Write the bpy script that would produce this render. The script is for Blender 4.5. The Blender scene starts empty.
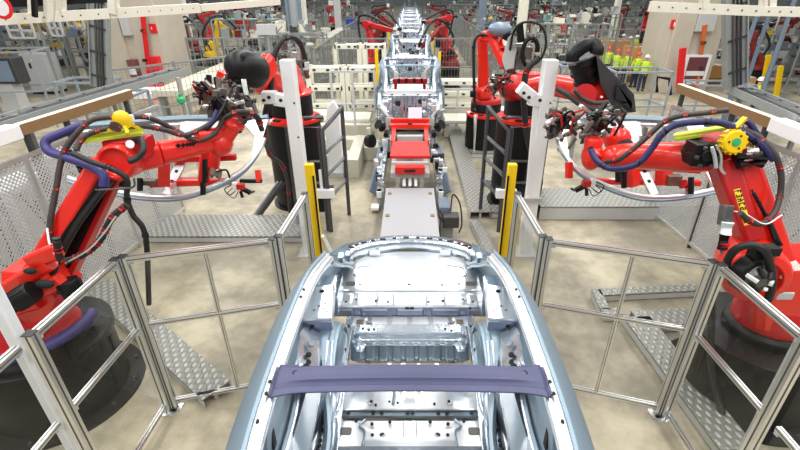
import bpy, bmesh, math, random
from mathutils import Vector as V, Matrix
random.seed(7)
PI = math.pi
COL = bpy.context.scene.collection
# ------------------------------------------------------------------ camera
CH, F, CU, CV = 4.0, 451.0, 410.0, 225.0
TH = math.atan(237.0/451.0)
CT, ST = math.cos(TH), math.sin(TH)
def ray(u, v):
    a = (CV-v)/F
    return V(((u-CU)/F, CT+a*ST, -ST+a*CT))
def PZ(u, v, z):            # world point on height z
    d = ray(u, v); t = (z-CH)/d.z
    return V((d.x*t, d.y*t, z))
def PY(u, v, y):            # world point at distance y down the hall
    d = ray(u, v); t = y/d.y
    return V((d.x*t, y, CH+d.z*t))
# ------------------------------------------------------------------ materials
MATS = {}
def mat(name, col, rough=0.5, metal=0.0, var=0.0, scale=6.0, bump=0.0, alpha=1.0, emit=None, trans=0.0, coat=0.0, streak=False):
    if name in MATS: return MATS[name]
    m = bpy.data.materials.new(name); m.use_nodes = True
    nt = m.node_tree; n = nt.nodes; b = n['Principled BSDF']
    b.inputs['Base Color'].default_value = (*col, 1)
    b.inputs['Roughness'].default_value = rough
    b.inputs['Metallic'].default_value = metal
    b.inputs['Alpha'].default_value = alpha
    b.inputs['Coat Weight'].default_value = coat
    if trans: b.inputs['Transmission Weight'].default_value = trans
    if emit:
        b.inputs['Emission Color'].default_value = (*emit[0], 1); b.inputs['Emission Strength'].default_value = emit[1]
    if var or bump:
        tc = n.new('ShaderNodeTexCoord'); nz = n.new('ShaderNodeTexNoise')
        nz.inputs['Scale'].default_value = scale; nz.inputs['Detail'].default_value = 5
        if streak:
            mp = n.new('ShaderNodeMapping'); mp.inputs['Scale'].default_value = (1, 1, .15)
            nt.links.new(tc.outputs['Object'], mp.inputs['Vector']); nt.links.new(mp.outputs['Vector'], nz.inputs['Vector'])
        else:
            nt.links.new(tc.outputs['Object'], nz.inputs['Vector'])
        if var:
            mx = n.new('ShaderNodeMix'); mx.data_type = 'RGBA'
            mx.inputs[6].default_value = (*[c*(1-var) for c in col], 1)
            mx.inputs[7].default_value = (*[min(1, c*(1+var)) for c in col], 1)
            nt.links.new(nz.outputs['Fac'], mx.inputs[0]); nt.links.new(mx.outputs[2], b.inputs['Base Color'])
        if bump:
            bp = n.new('ShaderNodeBump'); bp.inputs['Strength'].default_value = bump; bp.inputs['Distance'].default_value = 0.02
            nt.links.new(nz.outputs['Fac'], bp.inputs['Height']); nt.links.new(bp.outputs['Normal'], b.inputs['Normal'])
    MATS[name] = m
    return m
def chequer(name, col, scale, metal=0.6, rough=0.4, strength=0.5):
    """tread plate: small raised lozenges"""
    m = mat(name, col, rough, metal, var=0.12, scale=3)
    nt = m.node_tree; n = nt.nodes; b = n['Principled BSDF']
    tc = n.new('ShaderNodeTexCoord'); mp = n.new('ShaderNodeMapping'); mp.inputs['Rotation'].default_value = (0, 0, PI/4)
    mp.inputs['Scale'].default_value = (scale, scale*.62, scale)
    vo = n.new('ShaderNodeTexVoronoi'); vo.inputs['Randomness'].default_value = 0.0; vo.inputs['Scale'].default_value = 1
    rp = n.new('ShaderNodeValToRGB'); rp.color_ramp.elements[0].position = .25; rp.color_ramp.elements[1].position = .42
    rp.color_ramp.elements[0].color = (1, 1, 1, 1); rp.color_ramp.elements[1].color = (0, 0, 0, 1)
    bp = n.new('ShaderNodeBump'); bp.inputs['Strength'].default_value = strength; bp.inputs['Distance'].default_value = 0.02
    nt.links.new(tc.outputs['Object'], mp.inputs['Vector']); nt.links.new(mp.outputs['Vector'], vo.inputs['Vector'])
    nt.links.new(vo.outputs['Distance'], rp.inputs['Fac']); nt.links.new(rp.outputs['Color'], bp.inputs['Height'])
    nt.links.new(bp.outputs['Normal'], b.inputs['Normal'])
    mx = n.new('ShaderNodeMix'); mx.data_type = 'RGBA'; mx.inputs[6].default_value = (*[c*.72 for c in col], 1); mx.inputs[7].default_value = (*[min(1, c*1.25) for c in col], 1)
    nt.links.new(rp.outputs['Color'], mx.inputs[0]); nt.links.new(mx.outputs[2], b.inputs['Base Color'])
    return m
RED = mat('robot_red_paint', (0.86, 0.022, 0.01), 0.32, var=.06, scale=4, coat=.4)
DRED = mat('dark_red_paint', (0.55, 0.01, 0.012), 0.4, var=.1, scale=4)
BLK = mat('black_paint', (0.007, 0.007, 0.008), 0.42, var=.25, scale=5)
BLK.node_tree.nodes['Principled BSDF'].inputs['Specular IOR Level'].default_value = .3
NAVH = mat('navy_hose', (0.022, 0.02, 0.10), 0.45, var=.15, scale=12)
FACEM = mat('shaded_steel_face', (0.26, 0.29, 0.40), 0.4, .6, var=.1)  # shade on upright steel faces put into the colour
FRM = mat('pale_blue_frame', (0.34, 0.39, 0.43), 0.4, .3, var=.1)
RUB = mat('black_rubber', (0.012, 0.012, 0.012), 0.5, var=.2, scale=20)
DGREY = mat('dark_grey_metal', (0.07, 0.07, 0.075), 0.45, .5, var=.2)
GUN = mat('gun_metal', (0.17, 0.165, 0.16), 0.35, .7, var=.5, scale=18)
BRS = mat('bronze_castings', (0.20, 0.165, 0.13), 0.45, .5, var=.5, scale=15)
PUR = mat('purple_hose', (0.05, 0.042, 0.19), 0.45, var=.15, scale=12)
BROWNH = mat('brown_hose', (0.05, 0.038, 0.035), 0.5, var=.3, scale=12)
YEL = mat('safety_yellow', (0.9, 0.58, 0.0), 0.4, var=.08)
LIME = mat('lime_tray', (0.62, 0.68, 0.05), 0.45, var=.15)
WHT = mat('white_paint', (0.86, 0.87, 0.88), 0.4, var=.04)
CREAM = mat('cream_paint', (0.80, 0.78, 0.66), 0.5, var=.06)
LGREY = mat('light_grey_paint', (0.55, 0.56, 0.56), 0.45, var=.08)
MGREY = mat('mid_grey_paint', (0.30, 0.325, 0.32), 0.5, var=.12)
BGREY = mat('blue_grey_paint', (0.20, 0.26, 0.34), 0.4, var=.12)
ALU = mat('aluminium_profile', (0.78, 0.78, 0.77), 0.3, .85, var=.06, scale=8)
ALUD = mat('aluminium_groove', (0.12, 0.12, 0.12), 0.5, .5)
STEEL = mat('galvanised_body_steel', (0.62, 0.68, 0.75), 0.25, .92, var=.10, scale=7, bump=.35)
STEELW = mat('lit_pressed_steel', (0.90, 0.92, 0.95), 0.32, .8, var=.06, scale=5, bump=.22)  # ceiling reflection on bare steel put into a brighter colour
STEELB = mat('shaded_skin_steel', (0.27, 0.36, 0.43), 0.42, .6, var=.08, scale=3)  # blue-grey reflection on the same bare steel put into the colour
STEELD = mat('shaded_body_steel', (0.24, 0.30, 0.35), 0.3, .8, var=.15, scale=6)  # shaded copy of the bare steel, darkened by colour
BOWM = mat('lilac_grey_roof_bow', (0.078, 0.082, 0.16), 0.5, .3, var=.1, scale=7)
HOLE = mat('punched_hole_shade', (0.015, 0.017, 0.02), 0.8)
HOLEG = mat('punched_window_shade', (0.10, 0.10, 0.095), 0.7)
WOOD = mat('brown_edge_board', (0.24, 0.14, 0.06), 0.55, var=.15, scale=8)
CARD = mat('brown_cardboard', (0.55, 0.29, 0.10), 0.7, var=.12)
CONC = mat('column_concrete', (0.56, 0.50, 0.41), 0.85, var=.12, scale=2, bump=.1)
ORA = mat('orange_paint', (0.75, 0.16, 0.03), 0.5, var=.1)
HIVIS = mat('hivis_fabric', (0.62, 0.9, 0.02), 0.7, var=.08)
NAVY = mat('navy_fabric', (0.02, 0.025, 0.07), 0.8, var=.15)
SKIN = mat('skin', (0.55, 0.32, 0.22), 0.55)
HELR = mat('helmet_red', (0.8, 0.03, 0.02), 0.35)
HELW = mat('helmet_white', (0.85, 0.85, 0.83), 0.35)
SIGNR = mat('sign_red', (0.8, 0.015, 0.02), 0.4)
BLUE = mat('blue_plastic', (0.02, 0.06, 0.38), 0.4, var=.1)
GREEN = mat('green_plastic', (0.03, 0.42, 0.16), 0.35)
BGRY = mat('beige_machine_paint', (0.62, 0.60, 0.50), 0.55, var=.12, scale=3)
PLATE = chequer('tread_plate_grey', (0.42, 0.42, 0.39), 14, .45, .42, .7)
PLATEW = chequer('tread_plate_white', (0.55, 0.55, 0.58), 13, .3, .45, 1.4)
FENCE = mat('fence_grey', (0.26, 0.27, 0.265), 0.5, .3, var=.15)
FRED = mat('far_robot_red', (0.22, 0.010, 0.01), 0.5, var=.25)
RAILB = mat('railing_black', (0.075, 0.078, 0.085), 0.35, .2)
REDM = mat('carriage_red', (0.82, 0.02, 0.015), 0.55, var=.06)
def glass_mat():
    m = bpy.data.materials.new('clear_guard_pane'); m.use_nodes = True
    nt = m.node_tree; n = nt.nodes; n.clear()
    o = n.new('ShaderNodeOutputMaterial'); tr = n.new('ShaderNodeBsdfTransparent'); gl = n.new('ShaderNodeBsdfGlossy')
    tr.inputs['Color'].default_value = (.95, .96, .955, 1); gl.inputs['Roughness'].default_value = .06
    lw = n.new('ShaderNodeLayerWeight'); lw.inputs['Blend'].default_value = .5; pw = n.new('ShaderNodeMath'); pw.operation = 'POWER'; pw.inputs[1].default_value = 5; nt.links.new(lw.outputs['Facing'], pw.inputs[0]); fr = n.new('ShaderNodeMath'); fr.operation = 'MULTIPLY_ADD'; fr.inputs[1].default_value = .6; fr.inputs[2].default_value = .035; nt.links.new(pw.outputs[0], fr.inputs[0])
    mx = n.new('ShaderNodeMixShader')
    nt.links.new(fr.outputs[0], mx.inputs[0]); nt.links.new(tr.outputs[0], mx.inputs[1]); nt.links.new(gl.outputs[0], mx.inputs[2])
    nt.links.new(mx.outputs[0], o.inputs[0])
    return m
GLASS = glass_mat()
# ------------------------------------------------------------------ mesh builder
def frame_of(d, up=V((0, 0, 1))):
    d = d.normalized()
    if abs(d.dot(up)) > .98: up = V((0, 1, 0))
    x = d.cross(up).normalized(); y = x.cross(d).normalized()
    return x, y, d          # x sideways, y upward, d along
def smooth_path(pts, k=6):
    pts = [V(p) for p in pts]
    if len(pts) < 3: return pts
    out = []
    P = [2*pts[0]-pts[1]]+pts+[2*pts[-1]-pts[-2]]
    for i in range(1, len(P)-2):
        a, b, c, d = P[i-1], P[i], P[i+1], P[i+2]
        for j in range(k):
            t = j/k
            out.append(.5*((2*b)+(c-a)*t+(2*a-5*b+4*c-d)*t*t+(3*b-a-3*c+d)*t**3))
    out.append(pts[-1])
    return out
ORG = {}
class MB:
    def __init__(s, default): s.bm = bmesh.new(); s.mats = [default]
    def mi(s, m):
        if m not in s.mats: s.mats.append(m)
        return s.mats.index(m)
    def face(s, vs, m=None):
        try: f = s.bm.faces.new(vs)
        except ValueError: return
        f.material_index = s.mi(m) if m else 0; f.smooth = True
    def loft(s, rings, m=None, caps=True, closed=True):
        R = [[s.bm.verts.new(p) for p in r] for r in rings]
        n = len(R[0])
        for a, b in zip(R[:-1], R[1:]):
            for i in range(n if closed else n-1):
                j = (i+1) % n
                s.face((a[i], a[j], b[j], b[i]), m)
        if caps and closed:
            s.face(list(reversed(R[0])), m); s.face(R[-1], m)
    def box(s, c, d, m=None, rot=0.0):
        c = V(c); hx, hy, hz = d[0]/2, d[1]/2, d[2]/2
        q = [(-hx, -hy), (hx, -hy), (hx, hy), (-hx, hy)]
        if rot: q = [(x*math.cos(rot)-y*math.sin(rot), x*math.sin(rot)+y*math.cos(rot)) for x, y in q]
        s.loft([[c+V((x, y, z)) for x, y in q] for z in (-hz, hz)], m)
    def bar(s, p0, p1, w, h, m=None, up=V((0, 0, 1)), w1=None, h1=None, ch=0.0):
        p0, p1 = V(p0), V(p1); x, y, d = frame_of(p1-p0, V(up))
        w1 = w if w1 is None else w1; h1 = h if h1 is None else h1
        def ring(p, a, b):
            a /= 2; b /= 2
            if ch:
                c = ch*min(a, b)
                q = [(-a+c, -b), (a-c, -b), (a, -b+c), (a, b-c), (a-c, b), (-a+c, b), (-a, b-c), (-a, -b+c)]
            else: q = [(-a, -b), (a, -b), (a, b), (-a, b)]
            return [p+x*i+y*j for i, j in q]
        s.loft([ring(p0, w, h), ring(p1, w1, h1)], m)
    def cyl(s, p0, p1, r, r1=None, m=None, n=20):
        s.tube([p0, p1], r, m=m, n=n, r1=r1, k=0)
    def tube(s, pts, r, m=None, n=8, r1=None, k=6, wob=0):
        pts = [V(p) for p in pts]
        if k and len(pts) > 2: pts = smooth_path(pts, k)
        N = len(pts); rings = []
        x = None
        for i, p in enumerate(pts):
            d = (pts[min(i+1, N-1)]-pts[max(i-1, 0)])
            if d.length < 1e-9: d = V((0, 0, 1))
            d.normalize()
            if x is None:
                x, y, _ = frame_of(d)
            else:
                x = (x-d*x.dot(d))
                if x.length < 1e-6: x, y, _ = frame_of(d)
                x.normalize(); y = d.cross(x)
            rr = r if r1 is None else r+(r1-r)*i/(N-1)
            if wob and i % 2: rr *= 1-wob
            rings.append([p+(x*math.cos(2*PI*j/n)+y*math.sin(2*PI*j/n))*rr for j in range(n)])
        s.loft(rings, m)
    def lathe(s, prof, o, ax=V((0, 0, 1)), m=None, n=28):
        o = V(o); x, y, d = frame_of(V(ax))
        s.loft([[o+d*h+(x*math.cos(2*PI*j/n)+y*math.sin(2*PI*j/n))*max(r, 1e-4) for j in range(n)] for r, h in prof], m)
    def prism(s, poly, o, ux, uy, dep, m=None):
        """polygon in the (ux,uy) frame at o pushed out by the vector dep"""
        o, ux, uy, dep = V(o), V(ux), V(uy), V(dep)
        a = [o+ux*i+uy*j-dep/2 for i, j in poly]; b = [p+dep for p in a]
        s.loft([a, b], m)
    def grid(s, fn, nu, nv, m=None):
        G = [[s.bm.verts.new(fn(i/nu, j/nv)) for i in range(nu+1)] for j in range(nv+1)]
        for j in range(nv):
            for i in range(nu): s.face((G[j][i], G[j][i+1], G[j+1][i+1], G[j+1][i]), m)
    def ball(s, c, r, m=None, n=14, sc=(1, 1, 1)):
        c = V(c); k = n//2
        s.loft([[c+V((sc[0]*r*math.sin(PI*i/k)*math.cos(2*PI*j/n), sc[1]*r*math.sin(PI*i/k)*math.sin(2*PI*j/n), -sc[2]*r*math.cos(PI*i/k))) for j in range(n)] for i in [.08]+list(range(1, k))+[k-.08]], m)
    def pieces(s):
        bm = s.bm; bm.verts.index_update(); n = len(bm.verts); par = list(range(n))
        def find(a):
            while par[a] != a: par[a] = par[par[a]]; a = par[a]
            return a
        for e in bm.edges:
            a, b = find(e.verts[0].index), find(e.verts[1].index)
            if a != b: par[a] = b
        bx = {}
        for v in bm.verts:
            r = find(v.index); c = v.co
            if r in bx:
                b = bx[r]
                for k in range(3):
                    if c[k] < b[k]: b[k] = c[k]
                    if c[k] > b[k+3]: b[k+3] = c[k]
            else: bx[r] = [c.x, c.y, c.z, c.x, c.y, c.z]
        ks = list(bx); g = {k: k for k in ks}
        if len(ks) > 500: return [None]
        def fg(a):
            while g[a] != a: a = g[a]
            return a
        for i, a in enumerate(ks):
            A = bx[a]; sa = max(A[3]-A[0], A[4]-A[1], A[5]-A[2])
            for b in ks[i+1:]:
                B = bx[b]; sb = max(B[3]-B[0], B[4]-B[1], B[5]-B[2]); d = 0
                for k in range(3):
                    q = max(0, A[k]-B[k+3], B[k]-A[k+3]); d += q*q
                if d**.5 <= max(.018, .45*max(sa, sb)):
                    x, y = fg(a), fg(b)
                    if x != y: g[x] = y
        out = {}
        for v in bm.verts: out.setdefault(fg(find(v.index)), []).append(v.index)
        return list(out.values())
    def build(s, name, parent=None, **k):
        P = s.pieces() if name not in ('lettering', 'painted_wordmark') else [None]
        if len(P) < 2: return s._build(name, parent, **k)
        res = None
        for idx in P:
            keep = set(idx); q = MB(s.mats[0]); q.mats = list(s.mats); q.bm = s.bm.copy(); q.bm.verts.ensure_lookup_table()
            bmesh.ops.delete(q.bm, geom=[v for v in q.bm.verts if v.index not in keep], context='VERTS')
            o = q._build(name, parent, **k)
            res = res or o
        s.bm.free()
        return res
    def _build(s, name, parent=None, loc=None, bevel=0.0, solid=0.0, ang=35, label=None, cat=None, group=None, kind=None, seg=2):
        bm = s.bm
        bmesh.ops.recalc_face_normals(bm, faces=bm.faces[:])
        if parent is not None: org = ORG[parent.name]
        elif loc is not None: org = V(loc)
        else:
            xs = [v.co for v in bm.verts]
            org = V(((min(c.x for c in xs)+max(c.x for c in xs))/2, (min(c.y for c in xs)+max(c.y for c in xs))/2, min(c.z for c in xs)))
        if org.length: bmesh.ops.translate(bm, verts=bm.verts[:], vec=-org)
        me = bpy.data.meshes.new(name); bm.to_mesh(me); bm.free()
        for mm in s.mats: me.materials.append(mm)
        me.set_sharp_from_angle(angle=math.radians(ang))
        o = bpy.data.objects.new(name, me); COL.objects.link(o)
        if parent is not None: o.parent = parent; ORG[o.name] = org
        else: o.location = org; ORG[o.name] = org
        if solid:
            md = o.modifiers.new('thickness', 'SOLIDIFY'); md.thickness = solid; md.offset = 0
        if bevel:
            md = o.modifiers.new('edges', 'BEVEL'); md.width = bevel; md.segments = seg; md.limit_method = 'ANGLE'; md.angle_limit = .7
        tag(o, label, cat, group, kind)
        return o
def tag(o, label=None, cat=None, group=None, kind=None):
    if label: o['label'] = label
    if cat: o['category'] = cat
    if group: o['group'] = group
    if kind: o['kind'] = kind
    return o
def thing(name, label, cat, loc=(0, 0, 0), rz=0.0, group=None):
    o = bpy.data.objects.new(name, None); COL.objects.link(o)
    o.location = loc; o.rotation_euler = (0, 0, rz); o.empty_display_size = .2
    ORG[o.name] = V(loc)
    return tag(o, label, cat, group)
def dup(root, loc, rz=0.0, label=None, group=None, scale=None, cat=None):
    def cp(o, par):
        c = o.copy(); COL.objects.link(c)
        if par is not None: c.parent = par
        for ch in KIDS(o): cp(ch, c)
        return c
    r = cp(root, None); r.location = loc; r.rotation_euler = (0, 0, rz)
    if scale: r.scale = (scale,)*3 if not hasattr(scale, '__len__') else scale
    return tag(r, label, cat, group)
OCC = [(0, y, .95) for y in range(0, 80)]
def place(x, y, r, maxd=5.0):
    """nearest free spot on the floor for something of radius r"""
    best = None
    for k in range(0, int(maxd/.35)):
        for j in range(max(1, 6*k)):
            a = 2*PI*j/max(1, 6*k); p = (x+.35*k*math.cos(a), y+.35*k*math.sin(a))
            if all((p[0]-q[0])**2+(p[1]-q[1])**2 >= (r+q[2])**2 for q in OCC):
                OCC.append((p[0], p[1], r)); return p
    OCC.append((x, y, r)); return (x, y)
_K = {}
def KIDS(o):
    return list(o.children)
# ================================================================== CAR BODY
# local frame: y=0 front rail tips, y~5 tail, z as in the hall (floor pan ~0.9)
NEARY = -0.25
def lp(u, v, z): p = PZ(u, v, z); return V((p.x, p.y-NEARY, p.z))
def bump(t, a, b, s=.03):      # smooth step window a..b
    def sg(x): return 0 if x <= 0 else 1 if x >= 1 else x*x*(3-2*x)
    return sg((t-a)/s)*sg((b-t)/s)
def hole(mb, x, y, z, rx, ry, m=HOLE, sq=False, n=12, lift=.004):
    if sq:
        c = .3
        q = [(-1+c, -1), (1-c, -1), (1, -1+c), (1, 1-c), (1-c, 1), (-1+c, 1), (-1, 1-c), (-1, -1+c)]
        q = [(a*rx, b*ry) for a, b in q]
    else: q = [(rx*math.cos(2*PI*i/n), ry*math.sin(2*PI*i/n)) for i in range(n)]
    mb.loft([[V((x+a, y+b, z-.01)) for a, b in q], [V((x+a, y+b, z+lift)) for a, b in q]], m)
def rail_pts(s):
    """centre line of the roof rail / D pillar, outer side"""
    return [V((s*.66, .80, 1.72)), V((s*.635, 1.02, 2.02)), V((s*.665, 1.25, 2.27)), V((s*.70, 1.6, 2.31)), V((s*.705, 2.2, 2.32)), V((s*.695, 2.75, 2.29)), V((s*.665, 3.25, 2.17))]
def make_car():
    R = thing('car_shell', None, 'car body', (0, 0, 0))
    # --- main floor pan, lower, with tunnel and ribs
    mb = MB(STEEL)
    def fp(u, v):
        x = (u*2-1)*.84; y = .95+v*1.62
        z = .80+.16*bump(x, -.17, .17, .08)*(1-.5*v)+.018*bump((abs(x)*6) % 1, .3, .7, .2)*bump(y, 1.1, 2.4, .1)
        if abs(x) > .62: z += (abs(x)-.62)*1.0
        return V((x, y, z))
    mb.grid(fp, 60, 30)
    for sx in (-1, 1):
        for yy in (1.3, 1.8, 2.3): hole(mb, sx*.4, yy, .825, .035, .035)
    mb.build('floor_pan', R, solid=.006)
    mb = MB(STEELD)
    for yy in (1.45, 2.05):
        for sx in (-1, 1): mb.bar((sx*.16, yy, .88), (sx*.72, yy, .88), .16, .14, ch=.3)
    mb.build('seat_crossmember', R, bevel=.006)
    # --- heel crossmember (v 425-447) with the square windows
    mb = MB(STEELW)
    yk = 2.62
    def hk(u, v):
        x = (u*2-1)*.66; y = yk-.16+v*.30
        z = .93+.022*bump(abs(x), -.1, .36, .02)*bump(v, .12, .62, .1)+.012*bump((abs(x)*9) % 1, .2, .5, .15)*bump(abs(x), .02, .14, .02)*bump(v, .2, .9, .1)
        z -= .12*(1-min(1, v/.10)) if v < .1 else 0
        z -= .05*max(0, (v-.85)/.15)
        return V((x, y, z))
    mb.grid(hk, 120, 26)
    for sx in (-1, 1):
        hole(mb, sx*.50, yk, .932, .042, .032, HOLEG, True)
        for a, b in ((.22, -.05), (.29, -.05), (.30, .05), (.43, .09), (.16, .07)): hole(mb, sx*a, yk+b, .957 if a < .35 else .934, .011, .009)
        hole(mb, sx*.21, yk-.045, .956, .022, .016, LGREY); hole(mb, sx*.21, yk-.045, .958, .010, .008)
        mb.tube([(sx*.36, yk-.14, .945), (sx*.35, yk-.02, .95), (sx*.40, yk+.04, .945), (sx*.36, yk+.1, .945)], .006, STEELD)
    mb.build('heel_crossmember', R, solid=.005)
    mb = MB(STEELD)
    mb.box((0, yk+.165, .925), (1.36, .05, .03))
    for sx in (-1, 1):
        for a in (.23, .30, .02, .5): mb.cyl((sx*a, yk+.165, .94), (sx*a, yk+.165, .953), .016, m=HOLE, n=8)
    mb.build('seam_flange', R)
    # --- seat pan with dimples, rising rearwards (v 385-425)
    mb = MB(STEELW)
    def sp(u, v):
        x = (u*2-1)*.62; y = 2.80+v*.62
        z = .955+.075*math.sin(PI*min(1, v*1.35))*bump(abs(x), -.2, .50, .22)
        for cx in (-.19, -.06, .08, .24):
            z += .03*bump(x, cx-.035, cx+.035, .018)*bump(v, .45, .85, .07)
        z += .025*bump(x, -.1, .1, .06)*bump(v, .05, .4, .1)
        z -= .07*bump(abs(x), .38, .7, .12)*bump(v, .2, .9, .15)
        if v > .8: z -= (v-.8)*.5
        return V((x, y, z))
    mb.grid(sp, 110, 44)
    for x, y in ((-.17, .06), (-.13, .1), (-.16, .13), (-.21, .09), (.02, .12), (-.07, .14), (-.1, .05), (.2, .04), (-.28, .03)): hole(mb, x, 2.8+y, .985, .008, .007)
    for sx in (-1, 1): mb.lathe([(.0, .02), (.026, .02), (.03, 0)], (sx*.32, 2.86, .965), m=STEEL, n=14); hole(mb, sx*.32, 2.86, .986, .012, .012)
    mb.tube([(-.14, 2.83, .985), (-.13, 2.90, 1.01), (-.135, 2.95, 1.012)], .01, STEELD)
    mb.build('seat_pan', R, solid=.005)
    # --- ribbed back wall under the bow
    mb = MB(STEELD)  # crossmember's shadow put into the wall's darker steel
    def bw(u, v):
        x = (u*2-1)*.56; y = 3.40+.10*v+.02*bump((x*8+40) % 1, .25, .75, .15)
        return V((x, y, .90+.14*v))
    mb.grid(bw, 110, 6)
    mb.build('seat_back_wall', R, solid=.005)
    # --- second crossmember (v 330-352)
    mb = MB(STEEL)
    def c2(u, v):
        x = (u*2-1)*.56; y = 3.48+v*.24
        z = 1.02+.05*bump(v, .45, 1.3, .06)+.02*bump(v, .15, .32, .05)-.02*bump(abs(x), .5, 1, .03)
        return V((x, y, z))
    mb.grid(c2, 50, 30)
    for x, y in ((.34, .17), (.40, .15), (.52, .20), (.52, .165), (.52, .13), (-.40, .16), (-.46, .18), (-.52, .14), (-.52, .19), (-.35, .17)): hole(mb, x, 3.48+y, 1.073 if abs(x) < .5 else 1.053, .011, .009)
    for sx in (-1, 1):
        mb.lathe([(.05, 0), (.05, .03), (.03, .04), (.03, .01)], (sx*.47, 3.45, 1.02), m=STEEL, n=14)
    mb.build('rear_crossmember', R, solid=.005)
    # --- dark gap pieces: brackets left and right of it
    mb = MB(STEEL)
    for sx in (-1, 1):
        mb.bar((sx*.60, 3.25, .98), (sx*.60, 3.85, 1.03), .07, .10)
        mb.box((sx*.50, 3.80, 1.02), (.07, .06, .05), BRS); mb.box((sx*.44, 3.82, 1.03), (.03, .05, .06), STEELW)
        mb.box((sx*.40, 3.78, 1.02), (.05, .03, .03), BRS)
        hole(mb, sx*.60, 3.7, 1.075, .013, .012); hole(mb, sx*.60, 3.4, 1.055, .013, .012)
    mb.build('longitudinal_rail', R, bevel=.004)
    # low well between the crossmember and the trunk
    mb = MB(STEELW)
    mb.grid(lambda u, v: V(((u*2-1)*.62, 3.70+.24*v, 1.0+.03*bump((u*6) % 1, .06, .94, .04)*bump(v, .1, .9, .1))), 90, 10)
    for sx in (-1, 1): mb.box((sx*.52, 3.82, 1.0), (.05, .14, .05), BRS)
    mb.build('spare_wheel_well', R, solid=.005)
    # --- inner sides between the seat pan and the body side
    for s in (-1, 1):
        mb = MB(STEEL)
        def si(u, v):
            x = .54+.34*u; y = .98+2.0*v
            z = .93+.10*bump(u, .12, .5, .14)-.10*bump(u, .5, .75, .1)+.28*bump(u, .74, 3, .14)
            z += .035*math.sin(y*9+u*3)*bump(u, .05, .8, .2)+.12*bump(v, .72, 2, .3)
            return V((s*x, y, z))
        mb.grid(si, 30, 50)
        for y in (1.5, 1.9, 2.3, 2.42, 2.46, 2.7): hole(mb, s*.66, y, 1.045, .012, .011)
        for y in (2.2, 2.55): hole(mb, s*.645, y, 1.04, .02, .014, HOLE, True)
        mb.build('inner_sill', R, solid=.005)
        mb = MB(STEELD)
        mb.tube([(s*.60, 1.1, 1.06), (s*.61, 1.8, 1.04), (s*.60, 2.4, 1.06), (s*.66, 2.75, 1.12), (s*.72, 3.0, 1.30)], .035, n=8)
        mb.bar((s*.74, 2.35, 1.0), (s*.66, 2.95, 1.25), .05, .16, ch=.3)
        mb.build('brace_channel', R)
        mb = MB(STEELB)
        mb.grid(lambda u, v: V((s*(.90-.02*v-.015*bump(v, .3, .7, .08)*bump(u, .05, .95, .03)), 1.05+2.0*u, 1.12+.60*v-.10*v*bump(u, .32, .55, .08))), 40, 14)
        for y in (1.4, 2.6): mb.box((s*.885, y, 1.4), (.006, .16, .12), HOLE)
        mb.build('side_inner_panel', R, solid=.006)
        mb = MB(STEELW); mb.bar((s*.80, 2.20, 1.02), (s*.70, 2.62, 1.40), .16, .03, ch=.2, w1=.10)
        mb.build('arch_gusset', R)
    # --- trunk floor (v 250-318)
    mb = MB(STEELW)
    yt = 3.92
    def tf(u, v):
        hw = (.90 if v < .20 else .82)-.17*max(0, (v-.72)/.28)**1.5; y = yt+v*1.06
        x = (u*2-1)*hw
        yy = y
        if v > .55: yy = y-.33*min(1, abs(x)/.7)**4*(v-.55)/.45
        z = 1.13+.02*bump(v, .24, 2, .03)
        if v < .24: z += .010*bump((x*4.3+.5) % 1, .1, .9, .05)*bump(v, .04, .22, .02)
        z += .008*bump(x*1.0, -.35, .35, .01)*bump(v, .55, .92, .02)
        z += .006*bump(abs(x), .40, .58, .01)*bump(v, .35, .8, .02)
        if v < .02: z -= .02
        return V((x, yy, z))
    mb.grid(tf, 120, 70)
    for sx in (-1, 1):
        c = lp(410.5+sx*60, 284, 1.15); hole(mb, c.x, c.y, 1.152, .05, .035, HOLEG, True)
    for u, v in ((360, 284.5), (409, 284.5), (442, 285), (459, 284), (346, 302), (356, 299.5), (376, 300.5), (388, 302), (428.5, 302), (443, 300.5), (463, 299.5), (473, 302), (470, 308)):
        z = 1.152 if v < 292 else 1.142; c = lp(u, v, z); hole(mb, c.x, c.y, z, .011, .008)
    for u, v in ((356, 299.5), (410, 300), (463.5, 299.5)):
        c = lp(u, v, 1.142); hole(mb, c.x, c.y, 1.140, .035, .012, LGREY)
    for sx in (-1, 1): mb.tube([(sx*.40, 4.65, 1.16), (sx*.60, 4.6, 1.16), (sx*.62, 4.45, 1.155), (sx*.42, 4.42, 1.155)], .004, STEEL)
    for x in (-.55, -.34, -.17, .17, .36, .55): mb.box((x, 4.03, 1.1415), (.006, .17, .004), STEELD)  # crease shade laid on as thin dark strips, lengthways and across
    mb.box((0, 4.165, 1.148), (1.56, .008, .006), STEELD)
    mb.build('trunk_floor', R, solid=.005)
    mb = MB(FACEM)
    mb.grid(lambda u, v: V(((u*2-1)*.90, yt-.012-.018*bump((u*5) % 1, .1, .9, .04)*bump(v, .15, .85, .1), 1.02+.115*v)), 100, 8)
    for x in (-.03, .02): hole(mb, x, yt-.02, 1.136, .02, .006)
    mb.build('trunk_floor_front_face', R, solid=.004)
    # --- tail panel arc with slots
    mb = MB(STEEL)
    arc = [(-.70, 4.66), (-.6, 4.82), (-.35, 4.94), (0, 4.99), (.35, 4.94), (.6, 4.82), (.70, 4.66)]
    ap = smooth_path([V((a, b, 0)) for a, b in arc], 8)
    for z0, z1, o0, o1 in ((1.16, 1.30, 0, 0), (1.30, 1.30, 0, .13), (1.30, 1.02, .13, .14)):
        mb.grid(lambda u, v: V((ap[min(int(u*48+.5), 48)].x*(1+(o0+(o1-o0)*v)*.9), ap[min(int(u*48+.5), 48)].y+o0+(o1-o0)*v, z0+(z1-z0)*v)), 48, 2)
    L = len(ap)
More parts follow.
